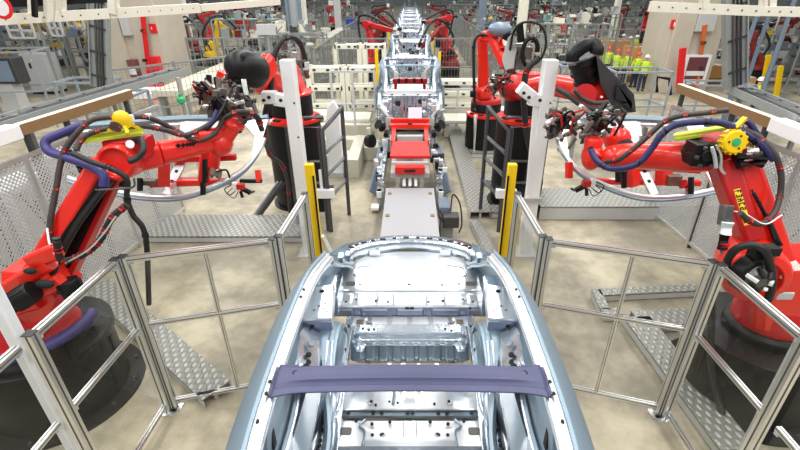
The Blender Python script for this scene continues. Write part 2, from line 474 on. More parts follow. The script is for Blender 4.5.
    for i in range(2, L-2, 3):
        p = ap[i]; w = .034 if i % 2 else .02
        hole(mb, p.x*1.055, p.y+.058, 1.302, w, .018, HOLE, True)
    for i in (14, 34): mb.box((ap[i].x, ap[i].y-.03, 1.19), (.12, .05, .05), STEELW)
    mb.build('tail_panel', R, solid=.004)
    # --- wheelhouses, gussets, quarter inners
    for s in (-1, 1):
        mb = MB(STEELB)  # shading of the arch put into its blue-grey colour
        # dome of the wheel arch
        def wh(u, v):
            a = PI*(.02+.96*u); y = 3.22+.42*math.cos(a); z = .98+.40*math.sin(a)**.9
            x = .60+.24*v; z2 = z-.05*(v-.5)**2+(.012 if .25 < v < .35 else 0)
            if v < .08: x += .0; z2 = z-.06*(1-v/.08)
            return V((s*x, y, z2))
        mb.grid(wh, 44, 16)
        mb.grid(lambda u, v: V((s*.602, 2.80+.84*u, .94+v*(.02+.38*math.sin(PI*u)**.9))), 40, 6)
        for k in (0, 1): mb.tube([(s*(.64+.04*k), 2.92, 1.27), (s*(.645+.04*k), 3.02, 1.34), (s*(.65+.04*k), 3.14, 1.385)], .008, STEELW)
        mb.build('wheelhouse', R, solid=.005)
        # shock mount gusset with square top and a face in painted blue shade
        mb = MB(STEELW)
        mb.loft([[V((s*a, b, z)) for a, b in ((.67, 3.30), (.93, 3.28), (.92, 3.74), (.72, 3.80))] for z in (1.36, 1.50)])
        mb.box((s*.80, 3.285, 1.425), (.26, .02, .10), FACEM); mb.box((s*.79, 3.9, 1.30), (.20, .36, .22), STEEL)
        for x, y in ((.76, 3.50), (.76, 3.42), (.81, 3.46), (.73, 3.38), (.84, 3.40)): hole(mb, s*x, y, 1.502, .012, .010, BGREY)
        hole(mb, s*.82, 3.68, 1.503, .022, .02, HOLE, True)
        mb.box((s*.84, 3.272, 1.43), (.035, .006, .03), HOLE)
        mb.build('damper_mount', R, bevel=.012)
        # inner quarter: white panel with oval holes
        mb = MB(STEEL)
        mb.grid(lambda u, v: V((s*(.70+.20*v+.02*math.sin(PI*u)), 2.66+.60*u, 1.33+.12*v+.08*math.sin(PI*u)*v)), 24, 10)
        for y, z in ((2.82, 1.42), (2.92, 1.44), (2.88, 1.40)): mb.lathe([(.012, .012), (.020, .012), (.022, 0)], (s*.80, y, z), V((-s*.6, 0, .8)), m=HOLE, n=10)
        mb.lathe([(.018, .006), (.025, .006), (.03, 0)], (s*.80, 3.02, 1.46), V((-s*.5, 0, .85)), m=STEELD, n=12)
        mb.build('quarter_inner', R, solid=.004)
        # quarter outer skin with arch, beltline, D pillar
        mb = MB(STEELB)
        def qo(u, v):
            y = 2.95+1.75*u; arch = max(0, 1-((y-3.42)/.42)**2)**.5*.42 if abs(y-3.42) < .42 else 0
            zb = .96+arch; zt = 1.86-.42*max(0, u-.25)/.75
            z = zb+(zt-zb)*v
            x = .92-.05*v*v-.17*max(0, u-.6)/.4-.012*bump(v, .55, .7, .1)
            return V((s*x, y, z))
        mb.grid(qo, 60, 16)
        mb.build('quarter_skin', R, solid=.006)
        mb = MB(STEELB)
        mb = MB(STEELD)
        for a, b in (((s*.70, 3.2, 2.12), (s*.72, 3.7, 1.82)), ((s*.72, 3.7, 1.82), (s*.71, 4.3, 1.44)), ((s*.71, 4.3, 1.44), (s*.70, 4.72, 1.17))): mb.bar(a, b, .12, .06, ch=.3, up=(-s*.3, 0, 1))
        mb.tube([(s*.63, 3.25, 2.10), (s*.64, 3.7, 1.78), (s*.65, 4.2, 1.45), (s*.65, 4.5, 1.22)], .022, STEELB, n=6)
        for y, z in ((3.9, 1.72), (4.3, 1.50)): mb.box((s*.655, y, z), (.05, .10, .08), STEELD)
        mb.build('rear_pillar', R)
        # roof rail: outer round blue skin + flat bright inner strip
        P = smooth_path(rail_pts(s), 8); n = len(P)
        mb = MB(STEELB)
        rings = []
        for i, p in enumerate(P):
            d = (P[min(i+1, n-1)]-P[max(i-1, 0)]).normalized(); up = V((0, 0, 1)); side = d.cross(up).normalized()*-s
            if side.x*s < 0: side = -side
            nn = side.cross(d).normalized()
            if nn.z < 0: nn = -nn
            w = .072+.025*bump(p.y, .9, 2.9, .6)
            prof = [(-.015, .02), (.0, .022), (.012, .016), (w*.75, -.03), (w, -.06), (w*1.1, -.14), (.02, -.12), (-.015, -.03)]
            rings.append([p+side*a+nn*b for a, b in prof])
        mb.loft(rings)
        mb.build('roof_rail', R, ang=25)
        mb = MB(STEELW)
        rings = []
        for i, p in enumerate(P):
            d = (P[min(i+1, n-1)]-P[max(i-1, 0)]).normalized(); side = d.cross(V((0, 0, 1))).normalized()
            if side.x*s < 0: side = -side
            nn = side.cross(d).normalized()
            if nn.z < 0: nn = -nn
            prof = [(-.068, -.02), (-.064, -.014), (-.04, -.014), (-.036, .006), (-.016, .006), (-.014, -.03), (-.05, -.05), (-.068, -.045)]
            rings.append([p+side*a+nn*b for a, b in prof])
        mb.loft(rings)
        for yy in (1.75, 1.82, 1.60, 2.5, 2.58):
            q = min(P, key=lambda p: abs(p.y-yy)); hole(mb, q.x-s*.03, yy, q.z+.005, .008, .014)
        mb.build('rail_flange', R, ang=40)
        # B pillar, sill, hinge pillar
        mb = MB(STEELB)
        mb.loft([[V((s*x+s*a, y+b, z)) for a, b in ((-.03, -w), (.03, -w), (.03, w), (-.03, w))] for x, y, z, w in ((.73, 1.95, 2.26, .08), (.80, 1.97, 1.9, .085), (.86, 2.0, 1.45, .10), (.86, 2.02, 1.1, .17), (.84, 2.02, .98, .24))])
        mb.box((s*.80, 2.0, 1.7), (.02, .05, .2), HOLE); mb.cyl((s*.83, 2.0, 1.3), (s*.80, 2.0, 1.3), .03, m=HOLE)
        mb.build('centre_pillar', R, bevel=.015)
        mb = MB(STEEL)
        mb.bar((s*.80, .85, .95), (s*.80, 3.05, .95), .20, .20, ch=.3)
        mb.bar((s*.70, .95, 1.0), (s*.70, 2.9, 1.0), .02, .12, STEELW)
        for i in range(9): mb.cyl((s*.70, 1.1+.22*i, 1.0), (s*.685, 1.1+.22*i, 1.0), .014, m=HOLE, n=8)
        mb.build('sill', R, bevel=.01)
        mb = MB(STEELB)
        mb.loft([[V((s*(x+a), y+b, z)) for a, b in ((-.06, -w), (.04, -w), (.04, w), (-.06, w))] for x, y, z, w in ((.80, .98, 1.0, .16), (.80, .92, 1.4, .13), (.74, .84, 1.74, .08))])
        mb.cyl((s*.84, .95, 1.25), (s*.85, .95, 1.25), .04, m=HOLE); mb.cyl((s*.83, .9, 1.5), (s*.84, .9, 1.5), .03, m=HOLE)
        mb.build('hinge_pillar', R, bevel=.012)
        # front longitudinal, strut tower, apron
        mb = MB(STEEL)
        mb.bar((s*.50, 0, 1.16), (s*.50, .85, 1.12), .11, .15, ch=.2); mb.box((s*.50, -.01, 1.16), (.17, .02, .20), STEELW)
        mb.cyl((s*.56, .2, 1.18), (s*.565, .2, 1.18), .03, m=HOLE); mb.cyl((s*.50, .15, 1.235), (s*.50, .15, 1.24), .02, m=HOLE)
        mb.build('front_longitudinal', R, bevel=.01)
        mb = MB(STEEL)
        mb.lathe([(.20, -.42), (.185, -.08), (.15, 0), (.07, 0), (.065, -.01), (.0, -.01)], (s*.60, .56, 1.58), m=None, n=22)
        mb.lathe([(.055, .0), (.0, .001)], (s*.60, .56, 1.582), m=HOLE, n=14)
        for k in range(3): hole(mb, s*.60+.1*math.cos(2*k+.5), .56+.1*math.sin(2*k+.5), 1.582, .011, .011)
        mb.build('strut_tower', R)
        mb = MB(STEELW)
        mb.bar((s*.74, .10, 1.50), (s*.76, .85, 1.66), .07, .09, ch=.3)
        mb.grid(lambda u, v: V((s*(.72-.18*v), .12+.65*u, 1.50-.26*v+.1*u)), 12, 6)
        mb.build('apron', R, solid=.006)
    # --- firewall, cowl
    mb = MB(STEEL)
    mb.grid(lambda u, v: V(((u*2-1)*.74, .84+.05*v-.03*bump((u*7) % 1, .15, .85, .1), .90+.72*v)), 70, 20)
    for x, z, r in ((-.3, 1.4, .06), (.25, 1.45, .05), (.5, 1.3, .035), (0, 1.25, .08), (-.5, 1.25, .03)): mb.cyl((x, .84, z), (x, .80, z), r, m=HOLE, n=14)
    mb.build('firewall', R, solid=.005)
    mb = MB(STEELW)
    mb.grid(lambda u, v: V(((u*2-1)*.76, .80+.14*v-.07*(1-(u*2-1)**2)*(1-v*.3), 1.60+.12*bump(v, .25, 2, .2)+.02*math.sin(PI*u))), 50, 12)
    mb.grid(lambda u, v: V(((u*2-1)*.72, .92+.10*v, 1.72-.12*v)), 30, 5, STEEL)
    for x in (-.45, -.15, .2, .5): hole(mb, x, .78, 1.64, .03, .015)
    mb.build('cowl', R, solid=.005)
    rr = random.Random(8)
    for s in (-1, 1):
        mb = MB(STEEL)
        for i in range(16):
            y = rr.uniform(.02, .78); x = rr.uniform(.30, .74); z = rr.uniform(1.15, 1.5)
            if i % 2: mb.bar((s*x, y, z), (s*(x+rr.uniform(-.1, .1)), y+.08, z+rr.uniform(-.12, .12)), .09, .02, rr.choice([STEEL, STEELW, STEELD, STEELW]))
            else: mb.box((s*x, y, z), (rr.uniform(.05, .14), .03, rr.uniform(.05, .14)), rr.choice([STEEL, STEELW, STEELB]))
        mb.bar((s*.38, .8, 1.2), (s*.70, .75, 1.45), .18, .03, STEELB); mb.bar((s*.52, .1, 1.25), (s*.72, .15, 1.48), .12, .03, STEELW)
        mb.build('bay_bracket', R, bevel=.004)
    mb = MB(STEEL)
    mb.bar((-.72, 1.16, 1.52), (.72, 1.16, 1.52), .09, .09, ch=.4)
    for x in (-.3, .28): mb.bar((x, 1.16, 1.50), (x*.6, 1.12, .95), .05, .03)
    mb.build('dash_crossbar', R)
    mb = MB(STEELD)
    mb.box((.0, -.02, 1.06), (1.0, .06, .06))
    mb.build('front_end_panel', R, bevel=.01)
    # --- roof bows
    def bow(y, w, hw, z, m, name, flare=.0, label=None):
        mb = MB(m)
        def fn(u, v):
            x = (u*2-1)*hw; e = max(0, (abs(x)-hw+.16)/.16)
            ww = w*(1+flare*e*e)
            yy = y+(v-.5)*ww
            zz = z+.02*(1-(x/hw)**2)+.014*bump(v, .34, .95, .08)*(1-e*.6)-.006*bump(v, .22, .34, .05)+.004*bump(v, .45, .8, .1)
            return V((x, yy, zz))
        mb.grid(fn, 60, 22)
        return mb, name, label
    mb, n, _ = bow(1.835, .165, .655, 2.315, BOWM, 'roof_bow', .30)
    for s in (-1, 1):
        mb.lathe([(.028, .0), (.030, .005), (.02, .009)], (s*.56, 1.865, 2.322), m=BOWM, n=14); mb.lathe([(.016, .0), (.014, .004)], (s*.56, 1.865, 2.331), m=HOLE, n=12)
        mb.prism([(0, 0), (.10, -.02), (.11, -.20), (.02, -.16)], (s*.565, 1.945, 2.30), (s, 0, 0), (0, 1, 0), (0, 0, .02), BOWM)
    mb.build(n, R, solid=.006, label='lilac grey roof bow')
    mb, n, _ = bow(1.25, .14, .62, 2.25, STEELB, 'windscreen_header', .2)
    mb.build(n, R, solid=.006)
    return R
car0 = make_car()
# ================================================================== ROBOTS
def slab(mb, p0, p1, w0, w1, t, m=None, up=(0, 1, 0), ch=.25):
    mb.bar(p0, p1, w0, t, m, up=up, w1=w1, h1=t, ch=ch)
def motor(mb, p, d, r, l, m=BLK, cap=DGREY):
    p, d = V(p), V(d).normalized()
    mb.lathe([(r*.9, 0), (r, .02), (r, l*.45), (r*.8, l*.5), (r*.8, l*.9), (r*.65, l)], p, d, m, n=18)
    x, y, _ = frame_of(d)
    for i in range(8):
        a = 2*PI*i/8; q = p+(x*math.cos(a)+y*math.sin(a))*r*.98
        mb.bar(q+d*.02, q+d*l*.45, .012, .012, m)
    mb.box(p+d*l*.7+y*r, (r*.6, r*.6, r*.6), cap)
def pedestal(R, b, r, h, label_uv=None, s=1):
    mb = MB(BLK)
    mb.lathe([(r*1.26, 0), (r*1.26, .035), (r*1.02, .04), (r, .07), (r, h-.09), (r*1.06, h-.085), (r*1.06, h-.01), (r*1.0, h), (0, h)], b, n=48)
    for i in range(12):
        a = 2*PI*i/12+.2; q = V(b)+V((math.cos(a)*r*1.15, math.sin(a)*r*1.15, .035)); mb.cyl(q, q+V((0, 0, .03)), .022, m=DGREY, n=6)
        if i % 2 == 0:
            q0 = V(b)+V((math.cos(a)*r*1.0, math.sin(a)*r*1.0, .3)); mb.bar(q0, q0+V((math.cos(a)*.01, math.sin(a)*.01, h*.5)), .02, .02)
    return mb.build('pedestal', R, ang=30)
def hose(name, R, pts, r, m, clamps=0, cm=None, label=None, wob=0.0, parent=True):
    r *= .74; mb = MB(m); mb.tube(pts, r, n=10, k=8, wob=wob)
    if clamps:
        P = smooth_path([V(p) for p in pts], 8)
        for i in range(clamps):
            j = int((i+.7)*len(P)/(clamps+.4)); j = min(j, len(P)-2)
            mb.cyl(P[j], P[j]+(P[j+1]-P[j]).normalized()*r*1.3, r*1.25, m=cm or BLK, n=10)
    return mb.build(name, R, ang=60, label=label)
def px(s, u, v, y):
    """u,v given for the right half; s=-1 mirrors about the line centre"""
    if s < 0: u = 821-u
    return PY(u, v, y)
def gripper_cluster(R, c, s, n=16, size=.22, seed=1, name='welding_gun'):
    """dense tool head: castings, cylinders, brackets, cables"""
    rnd = random.Random(seed); c = V(c); n = int(n*1.9); size *= .82
    mb = MB(GUN)
    mb.box(c, (size*.9, size*.5, size*.7), BRS)
    for i in range(n):
        o = V((rnd.uniform(-1, 1), rnd.uniform(-.6, .6), rnd.uniform(-.9, .9)))*size
        m = rnd.choice([GUN, BRS, BLK, ALU, GUN, DGREY])
        if i % 3 == 0:
            d = V((rnd.uniform(-1, 1), rnd.uniform(-.4, .4), rnd.uniform(-1, 1))).normalized(); mb.cyl(c+o, c+o+d*size*.7, size*.16, m=m, n=10)
        elif i % 3 == 1:
            mb.box(c+o, (size*rnd.uniform(.2, .5), size*rnd.uniform(.2, .4), size*rnd.uniform(.2, .5)), m, rot=rnd.uniform(0, 3))
        else:
            d = V((rnd.uniform(-1, 1), rnd.uniform(-.3, .3), rnd.uniform(-1, 1))).normalized(); mb.bar(c+o, c+o+d*size*.9, .05, .035, m)
    g = mb.build(name, R, bevel=.004)
    mb = MB(BLK)
    for i in range(5):
        a = c+V((rnd.uniform(-1, 1), -.5, rnd.uniform(-1, 1)))*size; b = c+V((rnd.uniform(-1, 1), -.3, rnd.uniform(-1, 1)))*size*1.1
        mb.tube([a, (a+b)/2+V((rnd.uniform(-.1, .1), -.08, .10)), b], .013, m=rnd.choice([BLK, DRED, BLK]), n=6)
    mb.build('tool_cable', g)
    return g
def jaw_gun(R, c, s, seed=3, sc=1.0):
    """small red and black clamping head hanging under the held panel"""
    sc *= .62; rnd = random.Random(seed); c = V(c); mb = MB(BLK)
    mb.bar(c, c+V((-s*.16, 0, -.10))*sc, .07*sc, .07*sc); mb.box(c+V((0, 0, .02)), (.13*sc, .10*sc, .10*sc), DRED)
    mb.cyl(c+V((-s*.05, 0, .08))*sc, c+V((s*.10, 0, .02))*sc, .04*sc, m=GUN, n=12)
    mb.box(c+V((s*.10, 0, .04))*sc, (.08*sc, .08*sc, .14*sc), WHT); mb.bar(c+V((-s*.16, 0, -.10))*sc, c+V((-s*.24, 0, -.06))*sc, .03*sc, .04*sc, GUN)
    mb.cyl(c+V((0, -.05, -.04))*sc, c+V((.02, -.06, -.16))*sc, .03*sc, m=BLK, n=10)
    mb.tube([c+V((s*.1, 0, -.05))*sc, c+V((s*.24, 0, -.14))*sc, c+V((s*.30, 0, -.02))*sc, c+V((s*.16, 0, .06))*sc], .010*sc, BLK, n=6)
    mb.tube([c+V((s*.05, 0, -.05))*sc, c+V((s*.16, 0, -.20))*sc, c+V((s*.26, 0, -.10))*sc, c+V((s*.12, 0, .02))*sc], .008*sc, BLK, n=6)
    return mb.build('clamp_head', R, bevel=.003)

# ---------------------------------------------------------------- the near left robot
def near_left():
    b = V((-3.86, 3.62, 0))
    R = thing('welding_robot', 'large red robot with yellow knob on its elbow and purple hose, at the left', 'industrial robot', b)
    ped = pedestal(R, b, .63, .82)
    mb = MB(YEL); c = PZ(72, 334, .822); mb.box(c, (.085, .12, .006), rot=.5); mb.bar(c+V((0, -.04, .004)), c+V((0, .045, .004)), .03, .003, BLK)
    mb.build('warning_sticker', ped)
    mb = MB(WHT); c = PZ(61, 322, .823); mb.box(c, (.13, .07, .006), rot=.5); mb.build('maker_plate', ped)
    # turret
    mb = MB(RED)
    mb.lathe([(.40, .82), (.40, .92), (.35, .98), (.33, 1.16), (.26, 1.24), (0, 1.25)], (b.x, b.y, 0), m=DRED, n=32)
    A2 = PY(48, 275, 3.60)
    mb.loft([[V((b.x-.24, b.y-.24, z0)), V((b.x+.30, b.y-.28, z0)), V((b.x+.30, b.y+.28, z0)), V((b.x-.24, b.y+.26, z0))] for z0 in (1.0,)]+[[A2+V((-.30, -.24, -.10)), A2+V((.18, -.22, -.12)), A2+V((.18, .18, -.12)), A2+V((-.30, .2, -.10))], [A2+V((-.24, -.18, .16)), A2+V((.08, -.18, .14)), A2+V((.08, .16, .14)), A2+V((-.24, .16, .16))]])
    # cast webs with dark pockets toward the camera
    for (u0, v0, u1, v1, w) in ((2, 292, 50, 262, .12), (22, 300, 62, 280, .10), (0, 312, 40, 300, .14), (30, 262, 58, 250, .09)):
        mb.bar(PY(u0, v0, 3.35), PY(u1, v1, 3.38), w, .14, ch=.4)
    for (u, v, r) in ((30, 271, .05), (45, 284, .07), (14, 296, .05)):
        p = PY(u, v, 3.27); mb.ball(p, r, HOLE, sc=(1.2, .5, .6))
    mb.build('turret', R, bevel=.02)
    mb = MB(BLK); motor(mb, PY(34, 290, 3.22), PY(-6, 316, 3.1)-PY(34, 290, 3.22), .10, .40); motor(mb, PY(66, 280, 3.42), V((.15, -.1, -1)), .10, .22)
    mb.build('axis_motor', R)
    mb = MB(PUR)
    c = V((b.x, b.y, .95)); pts = [c+V((math.cos(a)*.50, math.sin(a)*.53, -.02*math.sin(a*2))) for a in [(-2.6+i*.3) for i in range(11)]]
    mb.tube(pts, .06, n=12, k=4); mb.build('hose_ring', R, ang=60, label='thick purple hose looped round the turret')
    # lower arm: two red cheeks with a dark channel between
    E = PY(116, 160, 4.08); S = PY(46, 284, 3.62)
    mb = MB(RED); off = (E-S).cross(V((0, 1, 0))).normalized()
    if off.x > 0: off = -off
    slab(mb, S+off*.09+V((0, -.12, 0)), E+off*.07+V((0, -.10, 0)), .18, .14, .20)
    mb.build('lower_arm', R, bevel=.02)
    mb = MB(DRED); slab(mb, S-off*.15+V((0, .06, 0)), E-off*.07+V((0, .06, 0)), .05, .05, .14); mb.build('lower_arm_cheek', R, bevel=.015, label='inner cheek, side shade painted darker red')
    mb = MB(BLK)
    slab(mb, S-off*.02+V((0, .05, 0)), E+V((0, .06, 0)), .18, .12, .12)
    for k in (-.03, -.09): mb.tube([S-off*(.02)+V((0, -.16, 0))-off*(k+.08), (S+E)/2+V((0, -.18, 0))-off*(k+.06), E+V((0, -.14, -.1))-off*(k+.05)], .035, RUB, n=8)
    mb.build('cable_channel', R)
    mb = MB(BLK); mb.cyl(S+V((-.05, .10, .28)), E+V((-.30, .15, -.25)), .05, n=14); mb.cyl(E+V((-.42, .1, -.12)), E+V((0, .1, -.08)), .075, n=16); mb.cyl(E+V((-.40, .05, -.30)), E+V((-.02, .05, -.24)), .06, n=16)
    mb.build('balance_cylinder', R)
    # elbow hub
    hub = PY(115, 163, 3.93)
    mb = MB(RED); mb.lathe([(.165, .32), (.175, .05), (.165, .0), (.13, -.02), (.125, .03), (.09, .035), (0, .03)], hub, V((-.15, 1, -.2)), n=32)
    mb.loft([[hub+V((-.14, .1, z)), hub+V((.20, .12, z)), hub+V((.22, .36, z)), hub+V((-.14, .34, z))] for z in (-.02, .17)], DRED)
    mb.build('elbow_housing', R, bevel=.015)
    W0 = PY(125, 160, 4.15); W1 = PY(222, 141, 4.72)
    mb = MB(RED); up = V((0, 0, 1))
    mb.bar(PY(122, 160, 4.15), PY(160, 153, 4.35), .26, .28, ch=.35, w1=.22, h1=.24); mb.bar(PY(160, 153, 4.35), PY(212, 143, 4.68), .22, .24, ch=.5, w1=.15, h1=.16)
    mb.bar(PY(196, 136, 4.55), PY(222, 134, 4.75), .16, .14, ch=.5)
    mb.build('upper_arm', R, bevel=.02)
    mb = MB(BLK)
    for i, dx in enumerate((0, 5, 9, 12, 15)): mb.bar(PY(177+dx, 147-i*.4, 4.36), PY(179.5+dx, 144-i*.4, 4.37), .004, .035)
    mb.build('painted_wordmark', R)
    # wrist going up-right
    mb = MB(RED)
    mb.ball(PY(220, 143, 4.75), .14, sc=(1, 1, 1)); mb.bar(PY(219, 147, 4.75), PY(236, 120, 4.8), .17, .18, ch=.5); mb.lathe([(.12, 0), (.12, .05), (.09, .06), (.09, .13)], PY(233, 126, 4.8), V((.4, 0, .9)))
    mb.build('wrist', R, bevel=.012)
    mb = MB(LIME); mb.bar(PY(84, 140, 4.0), PY(143, 132, 4.2), .14, .025, w1=.14); mb.bar(PY(84, 138, 4.0), PY(143, 130, 4.2), .02, .05)
    mb.build('cable_tray', R)
    mb = MB(YEL); k = PY(122, 120, 4.0)
    mb.lathe([(.07, -.06), (.078, .0), (.065, .05), (.04, .075), (0, .08)], k, V((0, -.2, 1)), n=10); mb.cyl(k+V((0, -.10, -.02)), k+V((0, -.13, -.04)), .05, m=BRS, n=10)
    for a in range(3): mb.bar(k, k+V((math.cos(a*2.1+1)*.15, math.sin(a*2.1+1)*.1, -.10)), .03, .03)
    mb.build('hose_bracket', R, label='yellow knob shaped hose bracket')
    # hoses
    hose('hose', R, [PY(104, 188, 3.70), PY(103, 175, 3.74), PY(90, 166, 3.8), PY(68, 158, 3.9), PY(49, 151, 3.95), PY(46, 141, 4.0), PY(60, 134, 4.05), PY(86, 124, 4.1)], .055, PUR, label='purple hose')
    hose('hose', R, [PY(52, 250, 3.55), PY(50, 225, 3.6), PY(56, 190, 3.75), PY(63, 155, 3.9), PY(78, 132, 4.0), PY(95, 119, 4.1), PY(128, 117, 4.2), PY(150, 118, 4.3), PY(175, 130, 4.45), PY(196, 140, 4.5), PY(214, 134, 4.6), PY(224, 118, 4.7)], .034, BROWNH, 9, DRED)
    hose('hose', R, [PY(75, 152, 3.85), PY(84, 137, 3.95), PY(105, 129, 4.05), PY(140, 126, 4.2), PY(165, 130, 4.35), PY(185, 135, 4.45), PY(206, 126, 4.6), PY(220, 116, 4.7)], .034, BROWNH, 7, DRED)
    hose('hose', R, [PY(128, 162, 3.8), PY(137, 158, 3.85), PY(143, 150, 3.9), PY(141, 140, 4.0), PY(134, 141, 4.05)], .04, RUB)
    hose('hose', R, [PY(70, 152, 3.75), PY(92, 162, 3.7), PY(115, 170, 3.68), PY(127, 180, 3.68), PY(127, 198, 3.68), PY(133, 215, 3.66), PY(143, 228, 3.66), PY(147, 250, 3.66), PY(149, 304, 3.8)], .034, RUB, 3, BLK)
    hose('hose', R, [PY(56, 238, 3.3), PY(62, 260, 3.3), PY(84, 254, 3.35), PY(100, 240, 3.4), PY(112, 218, 3.45), PY(127, 205, 3.5)], .04, RUB, 8, DRED)
    hose('hose', R, [PY(66, 263, 3.28), PY(88, 250, 3.3), PY(104, 233, 3.35), PY(116, 216, 3.42)], .010, ALU)
    hose('hose', R, [PY(47, 228, 3.5), PY(50, 245, 3.4), PY(58, 258, 3.3), PY(66, 262, 3.3)], .012, WHT)
    hose('hose', R, [PY(96, 190, 3.6), PY(115, 189, 3.55), PY(133, 187, 3.5), PY(134, 178, 3.5)], .012, GUN)
    mb = MB(GUN)
    for u, v in ((70, 160), (78, 166), (82, 176)): mb.cyl(PY(u, v, 4.1), PY(u+10, v-2, 4.1), .03, n=10)
    mb.box(PY(130, 118, 4.15), (.05, .05, .05), WHT); mb.box(PY(148, 116, 4.3), (.05, .05, .04), WHT); mb.cyl(PY(130, 145, 3.9), PY(130, 144, 3.86), .035, m=WHT, n=10)
    mb.build('hose_fitting', R)
    gripper_cluster(R, PY(232, 107, 4.85), -1, 26, .22, 5)
    gripper_cluster(R, PY(210, 98, 5.0), -1, 16, .17, 6)
    hose('hose', R, [PY(196, 140, 4.6), PY(214, 122, 4.6), PY(225, 104, 4.7), PY(232, 88, 4.8)], .022, RUB)
    hose('hose', R, [PY(225, 118, 4.6), PY(240, 112, 4.6), PY(256, 116, 4.7), PY(262, 130, 4.8)], .04, RUB, 3, DRED)
    hose('hose', R, [PY(205, 130, 4.6), PY(212, 122, 4.6), PY(217, 110, 4.65)], .025, PUR)
    # gripper frame reaching down behind the arm to the held panel
    mb = MB(RED)
    mb.bar(PY(164, 158, 4.75), PY(164, 184, 4.72), .20, .12, ch=.2); mb.bar(PY(206, 150, 4.95), PY(203, 185, 4.9), .13, .12, ch=.2); mb.bar(PY(216, 148, 4.95), PY(213, 168, 4.9), .13, .12, ch=.5)
    mb.bar(PY(150, 184, 4.85), PY(236, 181, 4.95), .07, .07); mb.bar(PY(150, 160, 5.0), PY(236, 157, 5.05), .07, .07, DRED); mb.box(PY(186, 181, 4.95), (.3, .08, .07), DRED)
    mb.build('gripper_frame', R, bevel=.01)
    mb = MB(BLK)
    for u, v in ((140, 184), (203, 188), (205, 176), (205, 165)): mb.bar(PY(u, v-6, 4.75), PY(u, v+7, 4.7), .04, .05)
    mb.box(PY(150, 182, 4.8), (.16, .08, .06), BRS); mb.cyl(PY(212, 173, 4.8), PY(220, 174, 4.8), .07, m=BRS, n=12); mb.tube([PY(216, 172, 4.75), PY(226, 170, 4.75), PY(230, 178, 4.75)], .012)
    mb.build('suction_clamp', R, bevel=.004)
    jaw_gun(R, PY(241, 188, 4.7), -1); 
    mb = MB(RED); mb.bar(PY(258, 170, 4.9), PY(259, 182, 4.85), .06, .06, ch=.2); mb.bar(PY(240, 181, 4.85), PY(262, 181, 4.85), .04, .04, BLK); mb.build('gripper_tip', R, bevel=.006)
    return R
